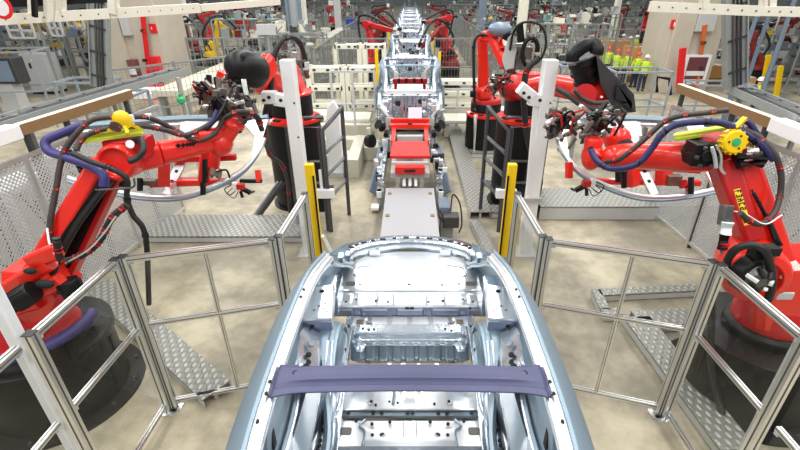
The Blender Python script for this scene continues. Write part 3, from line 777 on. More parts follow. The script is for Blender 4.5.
# ---------------------------------------------------------------- the near right robot
def near_right():
    b = V((3.72, 3.70, 0))
    R = thing('welding_robot', 'large red robot arm at the far right with lettered yellow strip on its lower arm', 'industrial robot', b)
    ped = pedestal(R, b, .63, .82)
    mb = MB(YEL); c = PZ(748, 332, .822); mb.box(c, (.085, .12, .006), rot=-.5); mb.bar(c+V((0, -.04, .004)), c+V((0, .045, .004)), .03, .003, BLK)
    mb.build('warning_sticker', ped)
    mb = MB(WHT); c = PZ(757, 326, .823); mb.box(c, (.09, .07, .006), rot=-.5); mb.build('maker_plate', ped)
    A2 = PY(765, 262, 3.66)
    mb = MB(RED)
    mb.lathe([(.38, .82), (.38, .90), (.34, .94)], (b.x, b.y, 0), m=BLK, n=32); mb.lathe([(.33, .94), (.33, 1.16), (.26, 1.26), (0, 1.27)], (b.x, b.y, 0), m=DRED, n=32)
    mb.lathe([(.24, .30), (.27, .16), (.28, -.08), (.26, -.14), (.19, -.17), (.17, -.10), (0, -.10)], PY(752, 270, 3.50), V((.35, 1, 0)), n=32)
    mb.bar(PY(775, 318, 3.6), PY(785, 262, 3.62), .38, .5, ch=.3, w1=.32); mb.bar(PY(785, 260, 3.7), PY(825, 300, 3.6), .34, .4, ch=.4)
    mb.box(PY(786, 274, 3.32), (.08, .02, .10), WHT); mb.box(PY(785, 296, 3.30), (.15, .02, .08), LGREY)
    mb.build('turret', R, bevel=.02)
    mb = MB(GUN); c = PY(753, 276, 3.26)
    mb.lathe([(.17, .1), (.17, 0), (.15, -.02), (0, -.02)], c, V((.3, -1, 0))*-1, m=BLK)
    mb.lathe([(.12, 0), (.12, .06), (.06, .10), (0, .10)], c, V((-.3, -1, .1)), m=GUN, n=8)
    for a in range(7): mb.bar(c+V((.13*math.cos(a*.9), -.06, .13*math.sin(a*.9))), c+V((.06*math.cos(a*.9), -.13, .06*math.sin(a*.9))), .03, .03, WHT if a % 3 == 0 else BLK)
    mb.build('axis_motor', R, bevel=.004)
    E = PY(728, 152, 4.05); S = PY(768, 254, 3.66)
    mb = MB(RED)
    slab(mb, PY(770, 262, 3.66), PY(741, 160, 4.0), .34, .19, .28, up=(0, 1, 0)); 
    mb.build('lower_arm', R, bevel=.03)
    mb = MB(DRED); slab(mb, PY(748, 240, 3.66), PY(722, 160, 4.0), .16, .22, .24, up=(0, 1, 0)); mb.build('lower_arm_cheek', R, bevel=.015, label='inner cheek, side shade painted darker red')  # shade on the arm's side plane put into the darker red
    # yellow strip with letters running down the cheek
    p0 = PY(737, 189, 3.70); p1 = PY(747.5, 225, 3.52)
    d = (p1-p0).normalized(); mb = MB(YEL); nx = d.cross(V((0, -1, 0))).normalized(); ny = nx.cross(d)
    if ny.y > 0: ny = -ny
    mb.bar(p0, p1, .055, .006, up=ny); strip = mb.build('identity_strip', R, label='yellow strip lettered F3AC2 01')
    FONT = {'F': ['111', '100', '110', '100', '100'], '3': ['111', '001', '011', '001', '111'], 'A': ['010', '101', '111', '101', '101'], 'C': ['111', '100', '100', '100', '111'], '2': ['111', '001', '111', '100', '111'], '0': ['111', '101', '101', '101', '111'], '1': ['010', '110', '010', '010', '111'], ' ': ['000']*5}
    mb = MB(BLK); txt = 'F3AC2 01'; L = (p1-p0).length; cw = L*.94/len(txt)
    X = d; Yv = nx if nx.x > 0 else -nx     # letters read down the strip, tops towards +x side
    for i, c in enumerate(txt):
        for r, row in enumerate(FONT[c]):
            for q, bit in enumerate(row):
                if bit == '1':
                    p = p0+X*(L*.03+cw*i+cw*.24*(q+.5))+Yv*(.020-.010*r)+ny*.005
                    mb.bar(p-X*cw*.12, p+X*cw*.12, .010, .003, up=ny)
    mb.build('lettering', strip)
    mb = MB(DRED)
    mb.loft([[E+V((-.32, -.10, z)), E+V((.10, -.10, z)), E+V((.12, .20, z)), E+V((-.32, .20, z))] for z in (-.13, .14)])
    mb.build('elbow_housing', R, bevel=.03)
    mb = MB(BLK); c = PY(706, 156, 3.86); mb.lathe([(.125, .22), (.125, .04), (.11, 0), (.06, 0), (.05, -.03), (0, -.03)], c, V((.1, 1, -.1)), n=8); mb.box(c+V((.02, .08, .0)), (.26, .16, .20), BLK)
    for a in range(6): mb.bar(c+V((.11*math.cos(a*1.05), -.02, .10*math.sin(a*1.05))), c+V((.09*math.cos(a*1.05), -.05, .09*math.sin(a*1.05))), .03, .03, DGREY)
    mb.tube([PY(716, 145, 3.8), PY(721, 155, 3.8), PY(721, 168, 3.8), PY(725, 174, 3.8)], .014, ALU); mb.tube([PY(712, 147, 3.8), PY(715, 158, 3.8), PY(716, 168, 3.8)], .018, LGREY)
    mb.build('elbow_motor', R, bevel=.005)
    mb = MB(BLK)
    mb.cyl(PY(735, 156, 3.85), PY(765, 158, 3.8), .06, n=14); mb.cyl(PY(738, 164, 3.8), PY(762, 163, 3.78), .045, n=14); mb.cyl(PY(745, 151, 3.95), PY(757, 151, 3.95), .03, m=ALU); mb.cyl(PY(750, 172, 3.9), PY(778, 244, 3.55), .03, n=10)
    mb.build('balance_cylinder', R)
    mb = MB(YEL); k = PY(734, 142, 3.78); ax = V((-.05, -1, .25))
    mb.lathe([(.10, -.05), (.10, .02), (.09, .03), (.075, .03)], k, ax, n=20)
    x_, y_, d_ = frame_of(ax)
    for i in range(14):
        a = 2*PI*i/14; q = k+(x_*math.cos(a)+y_*math.sin(a))*.102; mb.cyl(q-d_*.05, q+d_*.015, .012, n=8)
    for q in ((735, 128, 745, 118), (748, 138, 752, 146)): mb.bar(PY(q[0], q[1], 3.85), PY(q[2], q[3], 3.9), .04, .03)
    kk = mb.build('hose_bracket', R, label='yellow toothed ring with white face and green centre')
    mb = MB(WHT); mb.lathe([(.076, .0), (.076, .028), (0, .029)], k, ax, n=24); mb.lathe([(.036, .03), (.034, .04), (0, .042)], k, ax, m=GREEN, n=18)
    for a in range(3): q = k+(x_*math.cos(a*2.1)+y_*math.sin(a*2.1))*.06; mb.cyl(q+d_*.028, q+d_*.034, .010, m=BLK, n=8)
    mb.build('ring_face', kk)
    # upper arm
    mb = MB(RED)
    mb.tube([PY(612, 157, 4.60), PY(625, 156, 4.55), PY(650, 156, 4.38), PY(680, 157, 4.2), PY(712, 156, 4.1)], .125, n=20, r1=.15, k=3)
    mb.ball(PY(613, 157, 4.6), .125)
    mb.build('upper_arm', R)
    mb = MB(RED); mb.ball(PY(592, 156, 4.75), .135, sc=(.85, 1, 1.2)); mb.cyl(PY(592, 150, 4.75), PY(612, 157, 4.65), .11); mb.lathe([(.09, 0), (.10, .1), (.08, .14)], PY(592, 150, 4.75), V((0, 0, 1)))
    mb.build('wrist', R)
    mb = MB(LIME); mb.bar(PY(674, 136, 4.2), PY(727, 127, 4.0), .12, .03, ch=.3); mb.bar(PY(674, 138, 4.18), PY(700, 134, 4.1), .14, .03, ch=.3); mb.build('cable_tray', R)
    hose('hose', R, [PY(590, 148, 4.5), PY(596, 160, 4.4), PY(608, 168, 4.3), PY(625, 168, 4.15), PY(640, 162, 4.1), PY(652, 148, 4.1), PY(662, 134, 4.1), PY(676, 125, 4.1), PY(700, 122, 4.0), PY(722, 123, 3.9), PY(742, 132, 3.85), PY(762, 146, 3.8), PY(774, 160, 3.75)], .042, NAVH, 5, BLK, label='navy blue hose')
    hose('hose', R, [PY(606, 162, 4.4), PY(618, 160, 4.25), PY(632, 150, 4.2), PY(648, 136, 4.2), PY(664, 122, 4.2), PY(680, 116, 4.15), PY(705, 113, 4.1), PY(728, 110, 4.05)], .034, BROWNH, 6, DRED)
    hose('hose', R, [PY(742, 128, 3.95), PY(760, 138, 3.85), PY(775, 155, 3.75), PY(781, 175, 3.7), PY(780, 195, 3.65), PY(774, 213, 3.55), PY(762, 224, 3.45), PY(750, 221, 3.4), PY(740, 213, 3.4)], .034, BROWNH, 5, DRED)
    hose('hose', R, [PY(735, 121, 4.0), PY(748, 122, 3.95), PY(757, 134, 3.9), PY(770, 150, 3.85)], .036, NAVH, label='navy blue hose')
    hose('hose', R, [PY(728, 275, 3.35), PY(727, 262, 3.35), PY(735, 250, 3.3), PY(750, 245, 3.25), PY(764, 250, 3.2), PY(770, 265, 3.2), PY(772, 285, 3.2), PY(768, 300, 3.2)], .045, RUB, label='black hose loop')
    hose('hose', R, [PY(728, 210, 3.5), PY(745, 214, 3.45), PY(765, 224, 3.4), PY(782, 215, 3.45)], .008, WHT)
    hose('hose', R, [PY(752, 190, 3.75), PY(765, 215, 3.65), PY(776, 240, 3.6)], .02, BLK)
    mb = MB(GUN); mb.bar(PY(727, 205, 3.5), PY(724, 225, 3.45), .09, .09, ch=.3); mb.cyl(PY(728, 222, 3.42), PY(725, 234, 3.4), .05, m=WHT); mb.cyl(PY(725, 233, 3.4), PY(722, 249, 3.38), .042, m=BLK); mb.cyl(PY(724, 243, 3.39), PY(723.5, 245, 3.39), .046, m=DRED)
    mb.cyl(PY(722, 249, 3.38), PY(721, 254, 3.38), .014, m=ALU)
    mb.box(PY(758, 252, 3.3), (.12, .1, .10), BLK); mb.box(PY(771, 250, 3.35), (.11, .1, .08), BLK); mb.cyl(PY(770, 248, 3.4), PY(780, 242, 3.4), .04, m=BLK)
    mb.build('hose_coupling', R, bevel=.004)
    gripper_cluster(R, PY(562, 124, 4.95), 1, 22, .19, 8); gripper_cluster(R, PY(601, 122, 4.85), 1, 20, .19, 9)
    mb = MB(BRS); mb.loft([[PY(545, 128, 5.0), PY(556, 122, 5.0), PY(562, 134, 5.0), PY(549, 140, 5.0)], [PY(548, 128, 5.3), PY(558, 122, 5.3), PY(563, 134, 5.3), PY(550, 140, 5.3)]]); mb.build('transformer_block', R, bevel=.01)
    mb = MB(RED)
    mb.bar(PY(632, 166, 4.95), PY(632, 186, 4.9), .17, .12, ch=.2); mb.bar(PY(664, 166, 4.95), PY(664, 184, 4.9), .18, .12, ch=.2); mb.bar(PY(584, 162, 5.0), PY(700, 170, 4.95), .07, .07, DRED)
    mb.bar(PY(569, 162, 4.95), PY(569, 178, 4.9), .07, .07, ch=.2); mb.bar(PY(596, 181, 5.0), PY(700, 183, 5.0), .07, .06); mb.ball(PY(617, 139, 5.1), .16, sc=(1, .8, .9)); mb.ball(PY(624, 146, 5.0), .10, HOLE, sc=(1.1, .8, .9))
    mb.build('gripper_frame', R, bevel=.01)
    mb = MB(BLK)
    for u, v in ((618, 172), (624, 178), (691, 184)): mb.bar(PY(u, v-7, 4.75), PY(u, v+10, 4.7), .04, .05)
    mb.box(PY(673, 180, 4.85), (.16, .08, .12), BRS); mb.cyl(PY(683, 184, 4.8), PY(690, 188, 4.8), .06, m=DRED, n=12)
    mb.box(PY(648, 168, 5.0), (.05, .1, .04), ALU)
    mb.build('suction_clamp', R, bevel=.004)
    jaw_gun(R, PY(586, 185, 4.7), 1, sc=1.1)
    return R
near_left(); near_right()

# ---------------------------------------------------------------- held body side panels
def side_panel(s, label):
    def pp(u, v):     # the leaning plane of the panel
        if s < 0: u = 821-u
        d = ray(u, v); k = 1.136
        t = (4.75+k*(CH-1.9))/(d.y-k*d.z)
        return V((d.x*t, d.y*t, CH+d.z*t))
    root = thing('car_side_panel', label, 'car panel', pp(650, 198), 0, None)
    n = V((0, 1.136, -1)).normalized()*-1; n = V((0, -1, 1.136)).normalized()*1.0; n = V((0, .66, -.75))
    # roof rail arc
    P = smooth_path([pp(u, v) for u, v in ((557, 138), (563, 152), (578, 170), (600, 183), (630, 194), (655, 197), (685, 195), (712, 190), (735, 184), (752, 178))], 6)
    mb = MB(STEELW)
    mb.tube([p for p in P], .030, n=8, k=0); mb.tube([p+V((0, -.03, -.03)) for p in P], .018, STEELB, n=6, k=0)
    mb.build('roof_rail', root, ang=50)
    mb = MB(STEELB)
    Q = [pp(u, v) for u, v in ((553, 117), (610, 117.5), (668, 120), (740, 126))]
    mb.tube(Q, .038, n=6, k=5); mb.tube([q+V((0, .02, -.07)) for q in Q], .035, STEELW, n=6, k=5)
    mb.build('sill', root, ang=40)
    for a, b, w0, w1, h in (((654, 195), (634, 150), .10, .13, 1), ((634, 150), (627, 122), .13, .22, 0), ((718, 190), (700, 152), .10, .12, 1), ((700, 152), (694, 124), .12, .22, 0)):
        mb = MB(STEELW); p0, p1 = pp(*a), pp(*b); mb.bar(p0, p1, w0, .04, up=-n, w1=w1, ch=.2)
        if h:
            for k in (.28, .5, .72): c = p0.lerp(p1, k); mb.bar(c-(p1-p0)*.03-n*.022, c+(p1-p0)*.03-n*.022, .035, .006, HOLE, up=-n)
        mb.build('door_pillar', root, bevel=.005)
    mb = MB(STEELW)
    for poly in ([(553, 120), (580, 120), (566, 136), (570, 160), (562, 150)], [(596, 122), (640, 122), (642, 136), (612, 140), (598, 134)]):
        pts = [pp(*q) for q in poly]; mb.loft([[q-n*.006 for q in pts], [q+n*.006 for q in pts]])
    mb.build('quarter_sheet', root)
    return root
side_panel(-1, 'bare steel car side panel held by the left robot behind its upper arm')
side_panel(1, 'bare steel car side panel held by the right robot behind its upper arm')

# ---------------------------------------------------------------- second row: robots on tall black drums
def drum(R, b, r, h1, r2, h2, n=40):
    mb = MB(BLK)
    mb.lathe([(r*1.12, 0), (r*1.12, .03), (r, .035), (r, h1-.05), (r, h1), (0, h1)], b, n=n); mb.build('pedestal', R, ang=30)
    mb = MB(RED)
    mb.lathe([(r*1.0, h1), (r*1.04, h1+.02), (r*1.04, h1+.07), (r2*1.05, h1+.12), (0, h1+.12)], b, n=n)
    for i in range(5):
        a = -2.6+i*.62; q = V(b)+V((math.cos(a)*r*.93, math.sin(a)*r*.93, h1+.10)); mb.box(q, (.14, .07, .03), HOLE, rot=a+PI/2)
    mb.build('base_flange', R, ang=30)
    mb = MB(BLK); mb.lathe([(r2, h1+.1), (r2, h2-.03), (r2*.97, h2), (0, h2)], b, n=n); mb.build('turret', R, ang=30)
def second_left():
    b = V((-2.28, 8.75, 0))
    R = thing('welding_robot', 'red robot on tall black drum behind the left white post, black hose arching over it', 'industrial robot', b)
    drum(R, b, .52, 1.72, .40, 2.22)
    mb = MB(RED); mb.lathe([(.42, 2.22), (.43, 2.27), (.3, 2.30), (0, 2.3)], b, n=32)
    mb.loft([[V((b.x+x, b.y+y, z)) for x, y in q] for z, q in ((2.26, ((-.30, -.25), (.30, -.25), (.30, .2), (-.30, .2))), (2.45, ((-.3, -.25), (.24, -.25), (.24, .2), (-.3, .2))), (2.74, ((.02, -.22), (.18, -.22), (.18, .1), (.02, .1))))])
    mb.build('shoulder', R, bevel=.02)
    mb = MB(RED)
    mb.bar(PY(290, 92, 8.6), PY(262, 78, 7.3), .40, .36, ch=.4, w1=.36, h1=.34); mb.lathe([(.22, -.1), (.25, 0), (.25, .18), (.2, .24)], PY(266, 76, 7.2), V((-1, -.6, -.1)), n=24)
    mb.bar(PY(270, 62, 7.1), PY(256, 82, 6.7), .22, .3, ch=.4)
    mb.build('upper_arm', R, bevel=.02)
    mb = MB(BLK); a = PY(257, 72, 6.5); c = PY(226, 62, 6.0)
    mb.lathe([(.22, 0), (.235, .05), (.235, .22), (.215, .36), (.15, .46), (.06, .50), (0, .50)], a, (c-a), n=32)
    mb.ball(PY(243, 56, 6.05), .035, HOLE)
    mb.build('wrist_cover', R, label='black rounded wrist cover')
    mb = MB(RED); mb.bar(PY(226, 73, 6.25), PY(224, 79, 6.25), .12, .2, ch=.3); mb.build('wrist_flange', R, bevel=.01)
    gripper_cluster(R, PY(216, 92, 6.1), -1, 14, .19, 21); gripper_cluster(R, PY(240, 94, 6.2), -1, 12, .2, 22)
    mb = MB(BRS); mb.loft([[PY(u, v, y) for u, v in ((204, 96), (218, 98), (212, 122), (198, 116))] for y in (6.1, 6.4)]); mb.build('transformer_block', R, bevel=.01)
    hose('hose', R, [PY(270, 118, 7.0), PY(271, 90, 7.0), PY(273, 62, 7.1), PY(280, 43, 7.2), PY(290, 37, 7.4), PY(299, 42, 7.7), PY(304, 55, 8.0), PY(305, 70, 8.3)], .055, RUB, 5, DGREY, label='black hose arching over the post')
    hose('hose', R, [PY(262, 118, 6.8), PY(266, 140, 6.8), PY(270, 155, 6.8), PY(282, 165, 7.2), PY(288, 185, 7.4), PY(290, 212, 7.6)], .045, BROWNH, 4, DRED)
    hose('hose', R, [PY(271, 92, 6.9), PY(266, 110, 6.8), PY(264, 130, 6.8), PY(268, 148, 6.9), PY(276, 160, 7.1)], .06, RUB)
    mb = MB(ALU)
    for u, v in ((284, 46), (296, 56), (302, 64), (306, 66)): mb.box(PY(u, v, 7.6), (.10, .08, .12), random.choice([ALU, GUN, LGREY]))
    mb.bar(PY(303, 64, 8.2), PY(308, 78, 8.3), .06, .06, GUN)
    mb.build('hose_carrier', R, bevel=.004)
    return R
def second_right():
    b = V((2.22, 8.75, 0))
    R = thing('welding_robot', 'red robot on tall black drum with ribbed black head, behind the right white post', 'industrial robot', b)
    drum(R, b, .52, 1.72, .40, 2.22)
    mb = MB(RED); mb.lathe([(.42, 2.22), (.43, 2.27), (.3, 2.32), (.22, 2.6), (0, 2.62)], b, n=32, m=DRED); mb.ball(PY(514, 88, 8.4), .26, DRED, sc=(1.1, .7, .9))
    mb.build('shoulder', R)
    mb = MB(RED)
    mb.tube([PY(520, 90, 8.3), PY(548, 85, 7.4), PY(575, 89, 6.8), PY(598, 93, 6.3)], .15, r1=.18, n=18); mb.ball(PY(595, 92, 6.35), .25, sc=(1, .9, .85))
    mb.bar(PY(575, 86, 6.5), PY(604, 78, 6.4), .30, .3, ch=.4, w1=.42)
    mb.lathe([(.14, 0), (.14, .03), (0, .03)], PY(585, 95, 5.98), V((-.2, -1, .2)), m=DRED)
    mb.lathe([(.016, 0), (.014, .03), (0, .03)], PY(601, 97, 5.98), V((0, -1, .2)), m=WHT, n=10)
    mb.build('upper_arm', R)
    mb = MB(BLK); a = PY(589, 80, 6.3); c = PY(583, 60, 6.3)
    mb.lathe([(.20, 0), (.20, .05), (.18, .055), (.18, .12), (.205, .125), (.205, .18), (.185, .185), (.185, .24), (.20, .245), (.19, .30), (.16, .32), (0, .32)], a, c-a, n=28)
    q = [PY(572, 61, 6.15), PY(573, 55, 6.15), PY(585, 46, 6.15), PY(593, 44, 6.15), PY(597, 50, 6.1), PY(596, 54, 6.1)]
    mb.tube(q, .085, n=12); 
    mb.build('wrist_motor', R, label='ribbed black motor with curved cap')
    mb = MB(GUN); 
    pts = [(596, 54), (606, 66), (634, 94), (636, 112), (616, 114), (600, 84)]
    mb.loft([[PY(u, v, y) for u, v in pts] for y in (6.0, 6.25)], DGREY); mb.loft([[PY(u, v, y) for u, v in ((617, 84), (626, 83), (633, 112), (622, 104), (628, 103), (615, 100))] for y in (5.95, 6.0)], HOLE)
    mb.build('gun_bracket', R, bevel=.015)
    gripper_cluster(R, PY(612, 118, 6.0), 1, 14, .15, 31); gripper_cluster(R, PY(590, 134, 6.0), 1, 12, .15, 32)
    hose('hose', R, [PY(556, 88, 5.9), PY(568, 95, 5.85), PY(582, 105, 5.8), PY(600, 110, 5.8), PY(612, 108, 5.85)], .05, BROWNH)
    hose('hose', R, [PY(574, 90, 5.8), PY(582, 98, 5.8), PY(595, 103, 5.8), PY(608, 102, 5.85)], .04, BROWNH)
    hose('hose', R, [PY(541, 60, 7.0), PY(546, 44, 7.0), PY(543, 28, 7.0), PY(532, 22, 7.0), PY(520, 24, 7.0), PY(513, 34, 7.1), PY(510, 50, 7.2)], .025, RUB, 3, BLK, label='thin black hose in a wide arch')
    hose('hose', R, [PY(540, 58, 6.8), PY(530, 66, 6.8), PY(525, 78, 6.8), PY(524, 105, 6.8), PY(528, 140, 6.8), PY(536, 165, 6.8), PY(540, 182, 6.8), PY(533, 210, 6.8)], .062, RUB, 3, DRED)
    # gun carrier plate and ring
    mb = MB(LGREY); mb.loft([[PY(u, v, y) for u, v in ((508, 38), (513, 33), (517, 42), (514, 68), (505, 70), (502, 60))] for y in (7.2, 7.4)]); mb.bar(PY(519, 24, 7.1), PY(521, 42, 7.1), .09, .1, BLK); mb.box(PY(520, 45, 7.2), (.22, .06, .05), ALU)
    mb.box(PY(524, 52, 7.3), (.2, .2, .16), BRS); mb.box(PY(519, 62, 7.3), (.15, .2, .2), GUN)
    mb.tube([PY(530, 52, 7)+V((math.cos(a)*.11, 0, math.sin(a)*.19)) for a in [i*.5 for i in range(13)]], .035, BLK, n=8)
    mb.build('gun_carrier', R, bevel=.006)
    gripper_cluster(R, PY(498, 84, 8.0), 1, 16, .2, 33)
    return R
def third_right():
    b = V((2.02, 12.1, 0))
    R = thing('welding_robot', 'red robot upright on shorter black drum, grey motor bulge on top', 'industrial robot', b)
    drum(R, b, .50, .98, .40, 1.32)
    mb = MB(RED); mb.lathe([(.40, 1.32), (.38, 1.42), (.3, 1.46), (0, 1.46)], b, n=28, m=DRED); mb.bar((b.x-.1, b.y, 1.4), (b.x-.1, b.y, 1.75), .42, .4, ch=.3)
    mb.build('shoulder', R, bevel=.02)
    mb = MB(RED); mb.bar(PY(484, 98, 11.9), PY(482, 40, 11.9), .30, .26, ch=.35, w1=.24); mb.ball(PY(484, 92, 11.9), .22); mb.ball(PY(483, 40, 11.9), .16)
    mb.build('lower_arm', R, bevel=.01)
    mb = MB(RED); mb.bar(PY(484, 36, 11.8), PY(500, 38, 11.4), .22, .24, ch=.4); mb.bar(PY(494, 40, 11.4), PY(506, 66, 11.0), .26, .24, ch=.4, w1=.2); mb.cyl(PY(498, 48, 11.2), PY(503, 46, 11.2), .17); mb.ball(PY(492, 32, 11.3), .12, RED)
    mb.build('upper_arm', R, bevel=.01)
    mb = MB(BGREY); mb.ball(PY(500, 29, 11.2), .22, sc=(1.25, 1, .7)); mb.bar(PY(505, 34, 11.2), PY(514, 38, 11.1), .25, .2, BLK, ch=.3); mb.build('motor_cover', R, label='grey domed motor cover')
    hose('hose', R, [PY(475, 110, 11.7), PY(474, 80, 11.7), PY(474, 45, 11.7), PY(480, 35, 11.7), PY(492, 36, 11.5), PY(500, 34, 11.3)], .05, RUB, 4, BLK)
    mb = MB(BLK); mb.box(PY(473, 94, 11.7), (.14, .15, .14)); mb.build('junction_box', R, bevel=.01)
    mb = MB(ALU); mb.tube([PY(475.5, 115, 11.4), PY(475, 130, 11.3), PY(474, 153, 11.3)], .05, n=8, r1=.02); mb.build('hanging_hose_lance', R)
    gripper_cluster(R, PY(510, 72, 10.9), 1, 16, .18, 44)
    return R
second_left(); second_right(); third_right()
# ================================================================== SETTING
mb = MB(mat('floor_concrete', (0.44, 0.385, 0.29), 0.38, var=.0)); mb.box((0, 60, -.1), (130, 150, .2))
fl = mb.build('floor', kind='structure')
def floor_nodes():
    m = MATS['floor_concrete']; nt = m.node_tree; n = nt.nodes; b = n['Principled BSDF']
    tc = n.new('ShaderNodeTexCoord')
    def nz(sc, det, rough=.6):
        x = n.new('ShaderNodeTexNoise'); x.inputs['Scale'].default_value = sc; x.inputs['Detail'].default_value = det; x.inputs['Roughness'].default_value = rough
        nt.links.new(tc.outputs['Object'], x.inputs['Vector']); return x
    a, c, d = nz(.55, 6), nz(2.2, 8, .7), nz(14, 4)
    r1 = n.new('ShaderNodeValToRGB'); r1.color_ramp.elements[0].position = .40; r1.color_ramp.elements[1].position = .60
    r1.color_ramp.elements[0].color = (.31, .28, .215, 1); r1.color_ramp.elements[1].color = (.58, .515, .375, 1)
    nt.links.new(a.outputs['Fac'], r1.inputs['Fac'])
    r2 = n.new('ShaderNodeValToRGB'); r2.color_ramp.elements[0].position = .38; r2.color_ramp.elements[1].position = .6
    r2.color_ramp.elements[0].color = (.80, .78, .75, 1); r2.color_ramp.elements[1].color = (1, 1, 1, 1)
    nt.links.new(c.outputs['Fac'], r2.inputs['Fac'])
    mx = n.new('ShaderNodeMix'); mx.data_type = 'RGBA'; mx.blend_type = 'MULTIPLY'; mx.inputs[0].default_value = 1
    nt.links.new(r1.outputs['Color'], mx.inputs[6]); nt.links.new(r2.outputs['Color'], mx.inputs[7])
    nt.links.new(mx.outputs[2], b.inputs['Base Color'])
    mr = n.new('ShaderNodeMapRange'); mr.inputs['To Min'].default_value = .25; mr.inputs['To Max'].default_value = .55
    nt.links.new(d.outputs['Fac'], mr.inputs['Value']); nt.links.new(mr.outputs['Result'], b.inputs['Roughness'])
floor_nodes()
for nm, c, d in (('wall_back', (0, 130, 4), (130, .3, 8)), ('wall_left', (-62, 60, 4), (.3, 150, 8)), ('wall_right', (62, 60, 4), (.3, 150, 8))):
    mb = MB(mat('hall_wall', (.34, .35, .35), .7, var=.1)); mb.box(c, d); mb.build(nm, kind='structure')

# ================================================================== GLAZED GUARD FENCES
def fence_panel(label, p0, p1, zt=1.91, mulls=(), zr=(1.15,), zb=.10, post0=True, post1=True, out=None, pole=False):
    p0 = V((p0[0], p0[1], 0)); p1 = V((p1[0], p1[1], 0)); R = thing('guard_fence', label, 'safety fence', (p0+p1)/2, 0, None)
    d = (p1-p0).normalized(); nrm = V((-d.y, d.x, 0)); Z = V((0, 0, 1))
    def prof(mb, a, b, w, up, gw=.5):
        mb.bar(a, b, w, w, up=up)
        x, y, dd = frame_of(V(b)-V(a), V(up))
        for sx, sy in ((1, 0), (-1, 0), (0, 1), (0, -1)):
            o = x*sx*w*.5+y*sy*w*.5
            k = w*.11
            mb.bar(V(a)+o*1.0+dd*.002, V(b)+o*1.0-dd*.002, .004 if sx else k*1.6, .004 if sy else k*1.6, ALUD, up=up)
    for q, on in ((p0+d*.04, post0), (p1-d*.04, post1)):
        if on:
            mb = MB(ALU); prof(mb, q, q+Z*zt, .068, nrm); mb.box(q+Z*.006, (.16, .12, .012), ALU); mb.box(q+Z*(zt+.004), (.07, .07, .008), DGREY)
            mb.build('fence_post', R)
    for z in [zt-.03]+list(zr)+[zb+.02]:
        mb = MB(ALU); w = .052 if z > zt-.1 else .04; prof(mb, p0+d*.07+Z*z, p1-d*.07+Z*z, w, Z); 
        for q in (p0+d*.09, p1-d*.09): mb.box(q+Z*(z-.035), (.035, .035, .035), LGREY)
        mb.build('rail', R)
    for t in mulls:
        q = p0.lerp(p1, t); mb = MB(ALU); prof(mb, q+Z*zb, q+Z*(zt-.05), .034, nrm); mb.build('mullion', R)
    mb = MB(GLASS)
    q = [p0+d*.07+Z*zb, p1-d*.07+Z*zb, p1-d*.07+Z*(zt-.05), p0+d*.07+Z*(zt-.05)]
    mb.loft([[v-nrm*.002 for v in q], [v+nrm*.002 for v in q]]); mb.build('pane', R)
    return R
xL, xR = -2.57, 2.66
LB, LC, LD = (xL, 3.37), (-1.26, 3.71), (-1.21, 4.80)
RB, RC, RD = (xR, 3.29), (1.27, 3.71), (1.24, 4.80)
LA, RA = (xL-.03, 2.34), (xR+.03, 2.30)
LZ, RZ = (xL-.06, 1.15), (xR+.06, 1.15)
fence_panel('clear guard panel on the left between robot pedestal and fence corner', LB, LA)
fence_panel('clear guard panel at the lower left edge, nearest the camera on the left', LA, LZ, post0=False)
fence_panel('wide two-bay clear guard panel left of the car body', LB, LC, mulls=(.52,), post0=True)
fence_panel('short clear guard panel beside the left yellow post', LC, LD, zr=())
fence_panel('clear guard panel on the right between fence corner and robot pedestal', RB, RA)
fence_panel('clear guard panel at the lower right edge, nearest the camera on the right', RA, RZ, post0=False)
fence_panel('wide two-bay clear guard panel right of the car body', RB, RC, mulls=(.46,), post0=True)
fence_panel('short clear guard panel beside the right yellow post', RC, RD, zr=())
# pale poles behind the near posts
for s, p, lab in ((-1, (-2.86, 2.52), 'pale grey pole rising in front of the left robot pedestal'), (1, (2.86, 2.50), 'pale grey pole rising in front of the right robot pedestal')):
    R = thing('sensor_pole', lab, 'pole', (p[0], p[1], 0))
    mb = MB(LGREY if s > 0 else WHT); mb.bar((p[0], p[1], 0), (p[0], p[1], 2.35), .09, .09, ch=.2); mb.build('pole', R, bevel=.004)
    mb = MB(DGREY); mb.box((p[0], p[1], .01), (.2, .2, .02)); mb.build('base_plate', R)
# white posts
def white_post(s, x, y, lab):
    R = thing('white_post', lab, 'post', (x, y, 0))
    mb = MB(WHT); mb.bar((x, y, 0), (x, y, 3.12), .19, .19, ch=.12)
    for z in (2.05, 2.55): mb.box((x+.05, y-.107, z), (.025, .006, .025), HOLE)
    mb.build('post', R, bevel=.006)
    mb = MB(WHT); mb.bar((x+s*0-.0, y-.02, 2.55), (x-.24, y-.05, 2.60), .13, .18, ch=.2); mb.bar((x-.20, y-.05, 2.62), (x-.40, y-.05, 2.76 if s > 0 else 2.62), .15, .17, ch=.2)
    for a, b in ((-.12, 2.6), (-.28, 2.64), (-.36, 2.7 if s > 0 else 2.60)): mb.cyl((x+a, y-.16, b), (x+a, y-.17, b), .028, m=HOLE, n=10)
    mb.build('hose_arm', R, bevel=.012)
    if s > 0:
        mb = MB(WHT); mb.bar((x-.14, y-.05, 2.5), (x-.05, y-.1, .1), .07, .06); mb.bar((x-.30, y-.2, .05), (x-.05, y-.05, 1.0), .06, .06); mb.bar((x+.30, y, .05), (x+.05, y, .8), .05, .05); mb.build('brace', R, bevel=.004)
        mb = MB(ALU); mb.bar((x-.2, y-.13, 1.05), (x+.12, y-.13, 1.05), .05, .06); mb.build('hose_clip', R)
    mb = MB(LGREY); mb.box((x, y, .012), (.36, .36, .024)); mb.build('base_plate', R)
